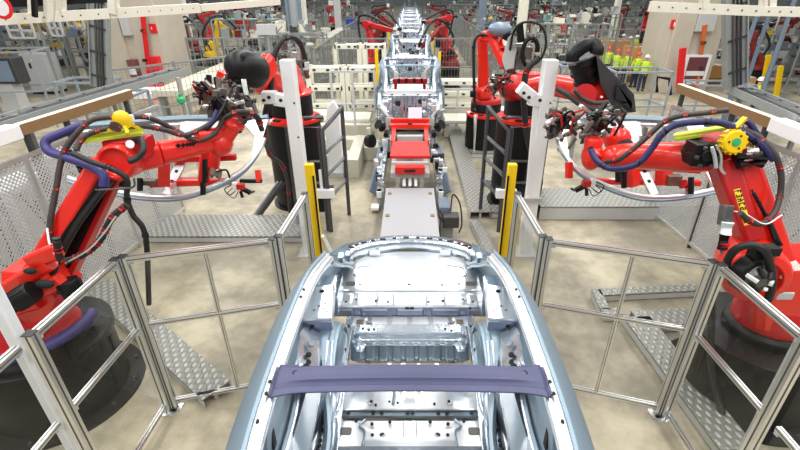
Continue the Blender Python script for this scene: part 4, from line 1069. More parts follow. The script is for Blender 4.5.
white_post(-1, -1.70, 6.6, 'tall white square post in front of the left black drum'); white_post(1, 1.95, 6.6, 'tall white square post in front of the right black drum')
for s, lab in ((-1, 'yellow safety post beside the left white post'), (1, 'yellow safety post beside the right white post')):
    x = 1.20 if s > 0 else -1.18
    R = thing('yellow_post', lab, 'post', (x, 5.0, 0))
    mb = MB(YEL); mb.bar((x, 5.0, 0), (x, 5.0, 2.18), .105, .085, ch=.15); mb.build('post', R, bevel=.006)
    mb = MB(BLK); mb.bar((x-s*.046, 4.95, .2), (x-s*.046, 4.95, 2.05), .02, .02); mb.build('lens_strip', R)
    mb = MB(DGREY); mb.box((x, 5.0, .01), (.22, .22, .02)); mb.build('base_plate', R)
    mb = MB(WHT); mb.bar((x+s*.05, 4.93, .1), (x+s*.35, 4.75, .02), .05, .05); mb.bar((x-s*.3, 5.25, .3), (x-s*.06, 5.03, 1.2 if s < 0 else .5), .05, .05); mb.build('brace', R, bevel=.004)
R = thing('yellow_post', 'leaning worn yellow strut behind the right yellow post', 'post', (1.38, 5.2, 0))
mb = MB(mat('worn_yellow', (.62, .45, .12), .6, var=.3)); mb.bar((1.34, 5.1, 0), (1.50, 5.5, 1.5), .05, .05); mb.build('strut', R)
# access platforms with black railings
def platform(s, cx, cy, lab):
    R = thing('access_platform', lab, 'platform', (cx, cy, 0))
    r = .038
    def rail(pts, n='railing'):
        mb = MB(BLK)
        for q in pts: mb.tube([V((cx+s*a, cy+b, z)) for a, b, z in q], r, RAILB, n=8, k=0 if len(q) < 4 else 0)
        mb.build(n, R, ang=60)
    x0, x1, y0, y1, H = -.48, .42, -.35, .30, 1.95
    rail([[(x0, y0, 0), (x0, y0, H), (x1-.36, y0, H), (x1-.36, y0, 0)], [(x0, y0, 1.35), (x1-.36, y0, 1.35)], [(x0, y0, .95), (x1-.36, y0, .95)]], 'front_railing')
    rail([[(x1-.30, y0-.05, .0), (x1-.30, y0-.05, 1.9), (x1-.05, y0+.2, 2.15), (x1-.05, y1, 2.15), (x1-.05, y1, 0)], [(x1-.30, y0-.05, 1.5), (x1-.05, y1, 1.6)], [(x1-.30, y0-.05, 1.1), (x1-.05, y1, 1.2)], [(x1-.30, y0-.05, .65), (x1-.05, y1, .75)]], 'side_railing')
    rail([[(x0, y1, 0), (x0, y1, H), (x1-.4, y1, H)]], 'rear_railing')
    mb = MB(BLK); mb.box((cx+s*-.2, cy-.02, .62), (.62, .60, .05)); mb.box((cx+s*-.2, cy-.30, .48), (.62, .03, .24)); mb.build('deck', R)
    mb = MB(WHT); mb.box((cx+s*.06, cy-.42, .78), (.36, .10, .16)); mb.box((cx+s*.02, cy-.40, 1.02), (.05, .03, .40), WHT); mb.build('white_box', R, bevel=.006)
platform(1, -1.58, 7.75, 'black railed access platform at the left black drum'); platform(-1, 1.76, 7.75, 'black railed access platform at the right black drum')
# diagonal dark strut and cable duct by left drum
R = thing('floor_strut', 'dark sloping strut leaning on the left black drum', 'strut', (-2.5, 8.0, 0))
mb = MB(DGREY); mb.bar(PZ(256, 219, .05), PY(283, 182, 8.1), .10, .07); mb.bar(PZ(252, 219, .06), PY(279, 182, 8.15), .04, .07, ALU); mb.build('strut', R)

# ================================================================== FLOOR DUCTS
def duct(lab, segs, z=.14, m=PLATE, name='cable_duct'):
    R = thing(name, lab, 'cable duct', V(segs[0][0]).lerp(V(segs[0][1]), .5)*V((1, 1, 0)) if False else (segs[0][0][0], segs[0][0][1], 0))
    for p0, p1, w in segs:
        p0 = V((*p0, 0)); p1 = V((*p1, 0)); d = (p1-p0).normalized(); n = V((-d.y, d.x, 0)); L = (p1-p0).length
        mb = MB(m); mb.bar(p0+V((0, 0, z-.012)), p1+V((0, 0, z-.012)), w, .024); mb.build('tread_cover', R, bevel=.003)
        mb = MB(LGREY)
        for sg in (-1, 1): mb.bar(p0+n*sg*(w/2-.01)+V((0, 0, z/2-.01)), p1+n*sg*(w/2-.01)+V((0, 0, z/2-.01)), .012, z-.05)
        k = max(2, int(L/.9))
        for i in range(k+1):
            q = p0+d*(.04+(L-.08)*i/k); mb.box(q+V((0, 0, z/2-.015)), (.04, .04, z-.03)); 
        mb.build('side_wall', R)
duct('tread plate cable duct crossing the floor behind the left robot', [((-4.75, 7.35), (-1.85, 7.35), .85)])
duct('long grey cable duct crossing the floor behind the right robot', [((2.5, 8.25), (6.4, 8.25), .9)], .30)
duct('narrow tread plate cable duct running diagonally by the left pedestal', [((-4.62, 5.5), (-2.10, 3.50), .34)])
duct('straight tread plate cable duct along the right side of the line', [((1.38, 7.9), (1.38, 15.5), .42), ((1.6, 9.75), (2.3, 9.75), .45), ((1.6, 11.6), (2.3, 11.6), .35), ((1.6, 8.05), (2.0, 8.05), .35)])
duct('slim plate cable duct end beside the right platform', [((1.36, 6.4), (1.22, 7.6), .18)], .12)
duct('branching tread plate cable duct beside the right pedestal', [((3.02, 4.75), (3.12, 2.8), .36), ((3.0, 4.72), (4.3, 4.78), .32), ((2.72, 5.30), (4.2, 5.42), .16), ((2.66, 4.9), (2.70, 5.36), .14), ((2.60, 4.86), (2.86, 4.86), .14)], .13)
# beige frames left of the line
def beige_base(lab, boxes):
    R = thing('machine_plinth', lab, 'machine', (boxes[0][0], boxes[0][1], 0))
    for (x, y, w, d, h, n) in boxes:
        mb = MB(BGRY); mb.box((x, y, h/2), (w, d, h)); 
        mb.build(n, R, bevel=.012)
beige_base('beige steel base frame left of the line beside the red carriage', [(-2.05, 10.6, 1.5, .42, .42, 'crossbeam'), (-2.0, 11.8, 1.5, .35, .45, 'crossbeam'), (-1.35, 11.0, .28, 2.0, .46, 'side_beam'), (-2.0, 13.0, 1.7, .3, .5, 'crossbeam'), (-.98, 11.6, .45, .7, .35, 'gearbox')])
R = thing('swivel_drive', 'small black and grey drive wheel on the beige frame', 'motor', (-1.1, 11.0, .45)); mb = MB(BLK); mb.lathe([(.14, 0), (.16, .06), (.16, .16), (0, .18)], (-1.06, 10.9, .62), V((.8, -.5, .2))); mb.build('wheel', R)
mb = MB(BGRY); mb.bar((-.98, 10.95, .46), (-1.02, 10.95, .95), .10, .10); mb.build('bracket', R)
R = thing('flap_stand', 'white rounded cover standing behind the left platform', 'cover', (-2.0, 11.0, 0))
mb = MB(WHT); mb.prism([(0, 0), (.36, 0), (.36, 1.5), (.24, 1.7), (.1, 1.55), (0, 1.1)], (-1.95, 10.2, .1), (1, 0, 0), (0, 0, 1), (0, .12, 0)); mb.build('cover', R, bevel=.03); mb = MB(LGREY); mb.box((-1.78, 10.2, .06), (.4, .3, .12)); mb.build('foot', R)
# light guard frames in front of racks (left & right of the second body)
def tube_fence(lab, x0, x1, y, z, zs, posts, name='tube_fence'):
    R = thing(name, lab, 'fence', ((x0+x1)/2, y, 0))
    for zz in [z]+list(zs):
        mb = MB(LGREY); mb.bar((x0, y, zz), (x1, y, zz), .05, .05); mb.build('rail', R)
    for i in range(posts):
        x = x0+(x1-x0)*i/(posts-1); mb = MB(LGREY); mb.bar((x, y, 0), (x, y, z), .06, .06); mb.build('post', R)
tube_fence('grey tube fence left of the second car body', -2.1, -.95, 12.4, 2.05, (1.2,), 3)
tube_fence('low grey tube fence right of the second car body', .85, 2.1, 14.2, 1.25, (.7,), 3)
# cream racks
def rack(lab, x, y, w, h, d=.5, gr=None):
    R = thing('transfer_rack', lab, 'rack', (x, y, 0), 0, gr)
    for sx in (-1, 1):
        mb = MB(CREAM); mb.bar((x+sx*w/2, y, 0), (x+sx*w/2, y, h), .16, .14, ch=.15); mb.bar((x+sx*w/2, y+d, 0), (x+sx*w/2, y+d, h), .12, .12); mb.build('upright', R, bevel=.01)
    for z in (h-.08, h*.62, h*.3):
        mb = MB(CREAM); mb.bar((x-w/2, y, z), (x+w/2, y, z), .14, .16); mb.bar((x-w/2, y+d, z), (x+w/2, y+d, z), .12, .12)
        for t in (-.3, .1, .35): mb.box((x+t*w, y-.08, z), (.10, .03, .06), HOLE)
        mb.build('shelf_beam', R, bevel=.008)
    mb = MB(BGRY); mb.box((x, y+d/2, h*.34), (w*.8, d*.7, .12)); mb.box((x, y+d/2, .12), (w*1.1, d*1.2, .24)); mb.build('tray', R, bevel=.01)
rack('cream rack left of the second car body, nearest the platform', -2.75, 15.2, 1.1, 1.75)
rack('cream rack left of the second car body, beside its bonnet', -1.55, 15.2, .95, 1.75)
rack('tall cream rack behind the left tube fence', -2.3, 17.5, .9, 2.2); rack('narrow cream rack behind the left yellow pole', -1.3, 17.5, .7, 2.2)
rack('low cream rack right of the second car body', 1.7, 16.0, 1.5, 1.2); rack('low cream rack right of the second car body, farther out', 3.4, 16.6, 1.3, 1.1)
for i, (x, z, lab) in enumerate(((-1.85, .55, 'beige pallet on the floor left of the second car body'), (-3.2, .4, 'beige pallet on the floor behind the left black drum'), (1.6, .5, 'beige pallet on the floor right of the second car body'), (3.6, .5, 'beige pallet on the floor behind the right black drum'))):
    R = thing('pallet', lab, 'pallet', (x, 13.9+i*.0, 0)); 
    mb = MB(CREAM); mb.box((x, 13.6 if abs(x) < 2 else 14.6, z), (1.35, .9, .10)); mb.build('top', R, bevel=.02)
    for sx in (-1, 1): mb = MB(BGRY); mb.box((x+sx*.5, 13.6 if abs(x) < 2 else 14.6, z/2-.02), (.16, .7, z-.06)); mb.build('foot', R, bevel=.01)
for x, y, h, lab in ((-1.05, 15.0, 2.3, 'yellow pole left of the second car body'), (1.05, 17.0, 2.0, 'yellow pole right of the second car body'), (-1.05, 24, 2.2, 'yellow pole left of the third car body'), (1.05, 23, 2.2, 'yellow pole right of the third car body')):
    R = thing('yellow_pole', lab, 'post', (x, y, 0)); mb = MB(YEL); mb.bar((x, y, 0), (x, y, h), .10, .10); mb.build('pole', R, bevel=.006); mb = MB(DGREY); mb.box((x, y, .01), (.2, .2, .02)); mb.build('base_plate', R)

# ================================================================== CONVEYOR
R = thing('conveyor_cover', 'white tread plate cover between the two car bodies', 'conveyor cover', (0, 7.4, 0))
mb = MB(PLATEW); mb.box((.0, 7.22, .49), (.94, 2.0, .03)); mb.build('plate', R)
mb = MB(WOOD)
for x in (-.39, .39):
    for y in (7.95, 7.0): mb.box((x, y, .508), (.07, .09, .012))
mb.build('lifting_lug_plate', R)
mb = MB(MGREY); mb.box((0, 7.22, .24), (.86, 1.95, .47)); mb.build('box_frame', R)
# skid rails beneath the bodies
for k, (y0, y1, lab) in enumerate(((.0, 5.4, 'steel roller bed under the nearest car body'), (11.0, 15.8, 'steel roller bed under the second car body'))):
    R = thing('roller_bed', lab, 'conveyor', (0, (y0+y1)/2, 0))
    for s in (-1, 1):
        mb = MB(LGREY); mb.bar((s*.50, y0, .42), (s*.50, y1, .42), .12, .18); mb.build('side_rail', R)
        mb = MB(ALU); mb.bar((s*.50, y0, .60), (s*.50, y1, .60), .08, .06); 
        mb.build('skid_runner', R)
    n = 5 if k == 0 else 6
    for i in range(n):
        y = y0+.4+(y1-y0-.8)*i/(n-1)
        mb = MB(DGREY); mb.cyl((-.5, y, .52), (.5, y, .52), .045, n=12); mb.build('roller', R)
        mb = MB(MGREY)
        for s in (-1, 1): mb.bar((s*.5, y, 0), (s*.5, y, .36), .10, .10)
        mb.build('leg_pair', R)
    for i in range(3):
        y = y0+.9+(y1-y0-1.8)*i/2; mb = MB(STEELD)
        for s in (-1, 1): mb.bar((s*.50, y, .60), (s*.55, y, .84), .10, .10)
        mb.build('body_support', R)
# the red carriage between
R = thing('lift_carriage', 'bright red lifting carriage in front of the second car body', 'carriage', (0, 9.3, 0))
mb = MB(REDM); mb.prism([(-.41, -.06), (.41, -.06), (.38, .66), (-.38, .66)], (0, 8.90, .93), (1, 0, 0), (0, 1, .12), (0, -.005, .07)); mb.build('red_plate', R, bevel=.01)
mb = MB(RED)
for s in (-1, 1): mb.bar((s*.37, 9.6, .98), (s*.37, 10.5, 1.12), .09, .12)
mb.bar((-.46, 10.35, 1.16), (.46, 10.35, 1.16), .12, .10); mb.bar((-.46, 10.62, 1.22), (.46, 10.62, 1.22), .08, .10); mb.box((0, 10.3, 1.23), (.10, .05, .03), HOLE); mb.build('red_frame', R, bevel=.008)
mb = MB(DGREY); mb.box((0, 10.0, .85), (.66, .8, .05)); mb.bar((-.30, 10.1, .95), (.30, 10.1, .95), .14, .12, LGREY); mb.build('gearbox_deck', R)
mb = MB(DRED); mb.box((0, 8.62, .74), (.60, .14, .15), REDM); mb.box((0, 8.545, .74), (.22, .01, .055), HOLE); mb.bar((-.38, 8.72, .84), (.38, 8.72, .84), .06, .06, LGREY); mb.build('front_stop', R, bevel=.006)
mb = MB(LGREY); mb.box((0, 9.4, .60), (.80, 1.5, .10)); 
for x in (-.12, 0, .12): mb.bar((x, 8.55, .40), (x, 8.75, .62), .06, .03, ALU)
mb.build('bed_plate', R)
rnd = random.Random(4)
for s in (-1, 1):
    mb = MB(STEEL)
    mb.bar((s*.60, 8.5, .45), (s*.56, 10.9, .62), .12, .30); mb.bar((s*.80, 8.9, .10), (s*.66, 10.2, .70), .05, .18, BGREY, up=(s, 0, 1))
    for i in range(22):
        y = 8.5+i*.11; mb.box((s*(.52+rnd.uniform(0, .20)), y, .45+rnd.uniform(0, .40)), (rnd.uniform(.05, .14), rnd.uniform(.05, .14), rnd.uniform(.06, .2)), rnd.choice([STEEL, WHT, DGREY, LGREY, BLK, ALU]))
    mb.build('side_mechanism', R, bevel=.005)
    mb = MB(WHT); mb.box((s*.62, 8.35, .33), (.10, .16, .14)); mb.box((s*.70, 8.2, .10), (.16, .22, .06)); mb.cyl((s*.62, 8.6, .70), (s*.62, 8.6, .80), .05); mb.build('end_stop', R, bevel=.008)
    mb = MB(MGREY); mb.box((s*.60, 8.45, .2), (.14, .3, .4)); mb.bar((s*.60, 8.6, 0), (s*.60, 8.6, .5), .10, .10); mb.build('support_leg', R)
    mb = MB(BLK); mb.cyl((s*.68, 11.0, .95), (s*.78, 10.9, 1.05), .12); mb.cyl((s*.56, 10.6, .95), (s*.56, 10.3, .95), .06); mb.build('drive_motor', R)
# white paper / device box on carriage
R = thing('document_pouch', 'pale pouch hanging at the front of the second car body', 'pouch', (.08, 10.72, 1.27)); mb = MB(mat('pale_lilac_paper', (.78, .72, .86), .6)); mb.bar((.12, 10.63, 1.25), (.12, 10.74, 1.50), .32, .012); mb.build('sheet', R); mb = MB(LGREY); mb.bar((-.04, 10.63, 1.25), (.28, 10.63, 1.25), .03, .03); mb.build('clip', R)
# blue grey motor beside the cover
R = thing('conveyor_motor', 'blue-grey motor with a black cable beside the white cover', 'motor', (.66, 7.25, 0))
mb = MB(BGREY); mb.box((.62, 7.45, .43), (.20, .42, .24)); 
for i in range(5): mb.bar((.54+.04*i, 7.25, .56), (.54+.04*i, 7.65, .56), .012, .03)
mb.build('housing', R, bevel=.012)
mb = MB(DGREY); mb.box((.72, 7.12, .36), (.28, .24, .22)); mb.cyl((.62, 7.25, .42), (.66, 7.05, .38), .10); mb.build('gearbox', R, bevel=.02)
mb = MB(BLK); mb.tube([(.72, 7.2, .5), (.78, 7.5, .68), (.90, 7.4, .55), (.92, 7.1, .3), (.86, 6.95, .2)], .014); mb.tube([(.62, 7.1, .4), (.52, 7.2, .5), (.5, 7.6, .45)], .01); mb.build('cable', R)
mb = MB(MGREY); mb.box((.66, 7.3, .14), (.22, .4, .28)); mb.build('foot', R)

# ================================================================== MESH GUARDS OUTSIDE THE NEAR ROBOTS
def lattice(lab, a, b, z0, z1, step=.062, m=LGREY):
    a, b = V((*a, 0)), V((*b, 0)); R = thing('mesh_guard', lab, 'mesh fence', (a+b)/2); d = (b-a).normalized(); n = V((-d.y, d.x, 0)); L = (b-a).length; H = z1-z0; Z = V((0, 0, 1))
    mb = MB(LGREY)
    k = -H
    while k < L:
        for sg in (0, 1):
            s0, s1 = max(0, k), min(L, k+H)
            if s1 > s0:
                h0, h1 = s0-k, s1-k
                if sg: h0, h1 = H-h0, H-h1
                mb.bar(a+d*s0+Z*(z0+h0), a+d*s1+Z*(z0+h1), .019, .006, up=n)
        k += step
    mb.build('mesh', R)
    for z in (z0, z1): mb = MB(ALU); mb.bar(a+Z*z, b+Z*z, .05, .05); mb.build('rail', R)
    K = max(1, round(L/1.3))
    for i in range(K+1): q = a+d*L*i/K; mb = MB(ALU); mb.bar(q, q+Z*z1, .06, .06, up=n); mb.build('post', R)
lattice('silver mesh guard behind the left robot', (-5.15, 2.6), (-4.55, 8.2), .1, 2.12)
lattice('silver mesh guard behind the right robot', (5.1, 2.6), (4.75, 8.2), .1, 2.12)
def capbeam(lab, p0, p1, w0):
    R = thing('cap_beam', lab, 'beam', (p0+p1)/2)
    mb = MB(WOOD); mb.bar(p0, p1, .10, .14); mb.bar(p0+V((0, 0, .074)), p1+V((0, 0, .074)), .10, .008, CREAM); mb.build('board', R, bevel=.004)
    mb = MB(WHT); mb.bar(p0+(p0-p1).normalized()*.02, w0, .20, .18, ch=.1); mb.build('white_end_box', R, bevel=.01)
    mb = MB(DGREY)
    for t in (.05, .35, .93): q = p0.lerp(p1, t); mb.bar((q.x, q.y, 0), q, .06, .06); 
    mb.build('stanchion', R)
capbeam('brown topped beam slanting above the left robot', PZ(16, 131, 2.4), PZ(130, 94, 2.4), PZ(-30, 146, 2.4))
capbeam('brown topped beam slanting above the right robot', PZ(775, 124, 2.4), PZ(679, 88, 2.4), PZ(830, 146, 2.4))
# equipment seen through the mesh: pale cabinets, hose reels
rnd = random.Random(12)
for i in range(9):
    s = -1 if i < 5 else 1
    y = [3.2, 4.3, 5.3, 6.3, 7.4, 3.4, 4.6, 5.8, 7.0][i]; x = s*(5.9+rnd.uniform(0, .3)); h = rnd.uniform(1.1, 1.9)
    pos = ['nearest the lower edge', 'second from the front', 'in the middle of the row', 'second from the back', 'farthest back'][i] if s < 0 else ['nearest the front', 'second from the front', 'second from the back', 'farthest back'][i-5]
    R = thing('valve_cabinet', 'pale valve cabinet behind the %s mesh guard, %s' % ('left' if s < 0 else 'right', pos), 'cabinet', (x, y, 0))
    mb = MB(WHT if i % 2 else LGREY); mb.box((x, y, h/2), (.5, .8, h)); mb.build('body', R, bevel=.01)
    mb = MB(BGRY); mb.box((x-s*.26, y, h*.55), (.02, .7, h*.8)); mb.build('door', R)
    mb = MB(DGREY)
    for k in range(4): mb.box((x-s*.29, y+rnd.uniform(-.3, .3), rnd.uniform(.3, h-.1)), (.06, rnd.uniform(.05, .16), rnd.uniform(.05, .16)), rnd.choice([DGREY, BLK, DRED, ALU, CREAM]))
    mb.tube([(x-s*.30, y-.3, h-.1), (x-s*.36, y-.1, h*.5), (x-s*.32, y+.2, h*.3), (x-s*.30, y+.3, h-.2)], .02, BLK); mb.build('fittings', R)
# ================================================================== CABLE TRAYS, GANTRIES, COLUMNS
def tray(lab, s, pts, w=.34, skip=None):
    R = thing('cable_tray', lab, 'cable tray', (pts[0].x, pts[0].y, 0))
    for k in range(len(pts)-1):
        if skip == k: continue
        a, b = pts[k], pts[k+1]; mb = MB(MGREY); vert = abs(b.z-a.z) > 1
        mb.bar(a, b, w, .03, up=(0, -1, .2) if vert else (0, 0, 1)); x, y, d = frame_of(b-a, V((0, -1, .2)) if vert else V((0, 0, 1)))
        for sg in (-1, 1): mb.bar(a+x*sg*w/2, b+x*sg*w/2, .02, .12, MGREY, up=(0, -1, .2) if vert else (0, 0, 1))
        n = int((b-a).length/.45)
        for i in range(n): q = a+(b-a)*(i+.5)/n; mb.bar(q-x*w/2+y*.03, q+x*w/2+y*.03, .03, .02, DGREY, up=y)
        mb.build('tray_section', R)
        mb = MB(BLK)
        for t in (-.08, -.02, .04): mb.tube([a+x*t+y*.03, (a+b)/2+x*(t+.01)+y*.035, b+x*t+y*.03], .018, rnd.choice([DGREY, GUN, DGREY]), n=6, k=2)
        mb.build('cables', R)
    for t in ((.1, .9) if len(pts) > 2 else ()): q = pts[-2].lerp(pts[-1], t); mb = MB(FENCE); mb.bar((q.x, q.y, 0), (q.x, q.y, q.z-.02), .05, .05); mb.build('support', R)
rR = [PY(735, -12, 7.9), PZ(733, 72, 2.62)+V((0, 0, 0)), PZ(742, 90, 2.45), PZ(812, 121, 2.5)]
rR[1] = PY(735, 86, 7.9); rR[2] = PZ(736, 88, 2.45)
tray('grey cable tray dropping beside the column and running out to the right', 1, rR, skip=1)
tray('grey cable tray dropping and running out to the left edge', -1, [PY(98, -12, 9.2), PY(101, 88, 9.2)])
tray('long grey cable tray sloping behind the left robot', -1, [PZ(182, 70, 2.4), PZ(30, 114, 2.4), PZ(-40, 136, 2.4)])
def gantry(lab, beams, posts):
    R = thing('conveyor_gantry', lab, 'gantry', beams[0][0])
    for a, b, h in beams: 
        mb = MB(CREAM); mb.bar(a, b, .12, h); 
        n = 8
        for i in range(n): q = a.lerp(b, (i+.5)/n); mb.cyl(q+V((0, -.065, 0)), q+V((0, -.07, 0)), .012, m=HOLE, n=8)
        mb.build('beam', R, bevel=.004)
    for a, b, w in posts: mb = MB(CREAM); mb.bar(a, b, w, .12, up=(0, 1, 0)); mb.build('hanger', R, bevel=.004)
    mb = MB(BLK); a, b = beams[0][0], beams[0][1]; o = V((0, .25, .34)); mb.bar(a+o, b+o, .2, .40); mb.build('dark_conveyor', R)
    mb = MB(WHT)
    for i in range(9): q = (a+o).lerp(b+o, (i+.6)/10); mb.box(q+V((0, -.11, .1)), (.10, .02, .02))
    mb.build('roller_mark', R)
gantry('cream overhead conveyor gantry across the top left', [(PY(-40, 22, 6.4), PY(110, 13.5, 7.0), .13), (PY(110, 13.5, 7.0), PY(200, 8, 7.6), .13), (PY(200, 8, 7.6), PY(279, 1.5, 8.4), .10)], [(PY(52, 20, 6.75), PY(50, -30, 6.75), .13), (PY(61, 16, 6.8), PY(60, -30, 6.8), .08), (PY(114, 14, 7.0), PY(112, -30, 7.0), .10), (PY(33, 17, 6.7), PY(31, -30, 6.7), .05)])
gantry('cream overhead conveyor gantry across the top right', [(PY(650, 6.5, 7.0), PY(760, 11, 6.8), .13), (PY(760, 11, 6.8), PY(850, 13, 6.6), .12)], [(PY(704, 9, 6.9), PY(703, -30, 6.9), .09), (PY(770, 10, 6.8), PY(772, -30, 6.8), .09), (PY(763, 10, 6.8), PY(764, -30, 6.8), .05)])
# round warning sign at top left
R = thing('round_sign', 'round white sign with red rim at the upper left corner', 'sign', PY(0, 8, 6.3)); mb = MB(WHT); mb.lathe([(.10, 0), (.10, .01), (0, .011)], PY(1, 7, 6.2), V((0, -1, 0)), n=28); mb.lathe([(.14, 0), (.14, .008), (.105, .012), (.10, 0)], PY(1, 7, 6.2), V((0, -1, 0)), m=SIGNR, n=28); mb.build('sign_plate', R)
mb = MB(BLK); mb.bar(PY(1, 7, 6.25), PY(1, -40, 6.25), .03, .03); mb.build('hanger', R)
R = thing('cable_drop', 'thin dark cable rod hanging from the left gantry', 'rod', PY(35, 20, 6.6)); mb = MB(BLK); mb.bar(PY(33, -20, 6.5), PY(35, 17, 6.5), .05, .05); mb.build('rod', R)
# concrete columns
def column(lab, uc, vb, w, tw, red):
    c = PZ(uc, vb, 0); R = thing('concrete_column', lab, 'column', c)
    mb = MB(CONC); mb.box(c+V((0, w/2, 4)), (w, w, 8)); mb.box(c+V((-w*.28, -.06, 4)), (w*.36, .25, 8)); mb.build('shaft', R, bevel=.03)
    OCC.append((c.x, c.y+w/2, w*.7)); return c, R
cL, RL = column('pale concrete column with fire fittings on the left', 147, 97, 2.3, 0, 1)
cR, RR = column('pale concrete column with fire fittings on the right', 680, 93, 2.15, 0, 1)
def onface(R, name, c, u0, v0, u1, v1, m, depth=.12, y=None, extra=None, lab=None):
    y = (c.y-.005) if y is None else y
    a, b = PY(u0, v0, y), PY(u1, v1, y); mb = MB(m)
    mb.box(((a.x+b.x)/2, y-depth/2, (a.z+b.z)/2), (abs(b.x-a.x), depth, abs(a.z-b.z)))
    if extra: extra(mb, a, b, y-depth)
    return mb.build(name, R, bevel=.01, label=lab)
def attached(name, lab, cat, c, q, m, depth=.12, pm='panel', y=None, extra=None):
    yy = (c.y-.005) if y is None else y
    a = PY((q[0]+q[2])/2, q[3], yy); R = thing(name, lab, cat, a); onface(R, pm, c, *q, m, depth, y, extra); return R
def flame(mb, a, b, y): cx = (a.x+b.x)/2; cz = (a.z+b.z)/2; w = abs(b.x-a.x); mb.box((cx-w*.18, y-.006, cz), (w*.12, .012, w*.35), WHT); mb.box((cx+w*.15, y-.006, cz), (w*.25, .012, w*.3), DRED)
attached('fire_sign', 'square red fire sign on the left column', 'sign', cL, (149, 23.5, 158, 33), SIGNR, .05, extra=flame)
attached('fire_sign', 'square red fire sign on the right column', 'sign', cR, (671.5, 19.5, 680, 29), SIGNR, .05, extra=flame)
def pipe(lab, c, u0, v0, u1, v1, m=SIGNR, r=.09):
    R = thing('riser_pipe', lab, 'pipe', V((PY(u1, v1, c.y-.28).x, c.y-.28, 0))); mb = MB(m); mb.cyl(PY(u0, v0, c.y-.28), V((PY(u1, v1, c.y-.28).x, c.y-.28, 0)), r, n=12); mb.build('pipe', R); mb = MB(DGREY); 
    for t in (.3, .75): q = PY(u0, v0, c.y-.28).lerp(PY(u1, v1, c.y-.28), t); mb.cyl(q-V((0, 0, .05)), q+V((0, 0, .05)), r*1.25, n=12)
    mb.build('pipe_clip', R)
pipe('red riser pipe on the left column', cL, 142, 10, 146, 76); pipe('orange riser pipe on the right column', cR, 705, 25, 699, 82, ORA)
def cabinet_sign(mb, a, b, y):
    cx = (a.x+b.x)/2; cz = (a.z+b.z)/2; w = abs(b.x-a.x); h = abs(a.z-b.z)
    mb.box((cx, y-.006, cz+.05*h), (w*.75, .012, h*.75), mat('dark_window', (.16, .05, .06), .2)); mb.box((cx, y-.014, cz-.12*h), (w*.72, .012, h*.16), WHT)
attached('hose_cabinet', 'fire hose cabinet with a dark front and white label on the left column', 'fire cabinet', cL, (130, 59, 142.5, 76), mat('maroon', (.22, .07, .07), .5), .3, extra=lambda mb, a, b, y: mb.box(((a.x+b.x)/2, y-.006, b.z+.25), (abs(b.x-a.x)*.9, .012, .3), WHT))
attached('hose_cabinet', 'white framed fire hose cabinet on the right column', 'fire cabinet', cR, (683, 54, 700, 83), WHT, .3, extra=cabinet_sign)
attached('call_box', 'red box low on the left column', 'fire box', cL, (152, 56, 163.5, 70), SIGNR, .25, extra=lambda mb, a, b, y: mb.box(((a.x+b.x)/2, y-.006, (a.z+b.z)/2), (.12, .012, .2), DRED))
attached('electric_box', 'light grey box high on the left column', 'box', cL, (121, 14, 134, 35), LGREY, .25)
attached('electric_box', 'light grey box high on the right column', 'box', cR, (697, 12, 710, 31), LGREY, .25)
def extinguisher(lab, u, v, y):
    b = PY(u, v, cL.y-.45); b.z = 0; R = thing('fire_extinguisher', lab, 'fire extinguisher', b); mb = MB(SIGNR); mb.lathe([(.10, 0), (.11, .03), (.11, .52), (.06, .62), (.03, .64), (0, .64)], b, n=16); mb.build('cylinder', R)
    mb = MB(BLK); mb.box(b+V((0, 0, .68)), (.08, .04, .08)); mb.tube([b+V((.02, 0, .68)), b+V((.16, 0, .6)), b+V((.14, -.03, .25))], .018); mb.build('hose_and_valve', R)
for u, v, l in ((148, 100, 'red fire extinguisher at the foot of the left column, left one'), (154, 97, 'red fire extinguisher at the foot of the left column, middle one'), (162, 94, 'red fire extinguisher at the foot of the left column, right one')): extinguisher(l, u, v, cL.y-1.0)
R = thing('guard_rail', 'tall red guard frame before the right column', 'rail', PZ(680, 88, 0)); mb = MB(SIGNR); q = PY(679, 88, cR.y-.8); t = PY(683, 48, cR.y-.8); mb.bar(q, t, .24, .1); mb.build('panel', R); mb = MB(BLK); mb.tube([PY(657, 92, cR.y-1.4), PY(657, 77, cR.y-1.4), PY(670, 79, cR.y-1.4), PY(670, 95, cR.y-1.4)], .07, k=0); mb.build('hoop', R)
# blue-grey uprights behind the left black hose
for u0, w in ((296, .5),):
    a = PY(296, 32, 24); R = thing('steel_column', 'blue-grey steel column left of the line', 'column', (a.x, 24, 0)); mb = MB(BGREY)
    for dx in (-.28, .28): mb.bar((a.x+dx, 24, 0), (a.x+dx, 24, 7), .12, .4, up=(0, 1, 0))
    mb.build('flange', R); mb = MB(LGREY); mb.bar((a.x, 24.1, 0), (a.x, 24.1, 7), .5, .06, up=(0, 1, 0)); mb.build('web', R)
for u, y, m_, l in ((303, 26, CREAM, 'cream steel column beside the blue-grey one'), (522, 24, CREAM, 'cream and brown pipe column above the right black hose'), (482, 30, BGREY, 'blue-grey steel column right of the line'), (338, 34, LGREY, 'grey steel column left of the far car bodies'), (185, 30, CREAM, 'cream steel column beside the left concrete column'), (615, 38, CREAM, 'cream pole behind the group with red helmets'), (668, 40, LGREY, 'grey pole behind the right concrete column')):
    a = PY(u, 20, y); R = thing('steel_column', l, 'column', (a.x, y, 0)); OCC.append((a.x, y, .3)); mb = MB(m_); mb.bar((a.x, y, 0), (a.x, y, 7), .42, .42, ch=.2); mb.build('shaft', R); mb = MB(DGREY); mb.box((a.x, y, .03), (.7, .7, .06)); mb.build('base_plate', R)

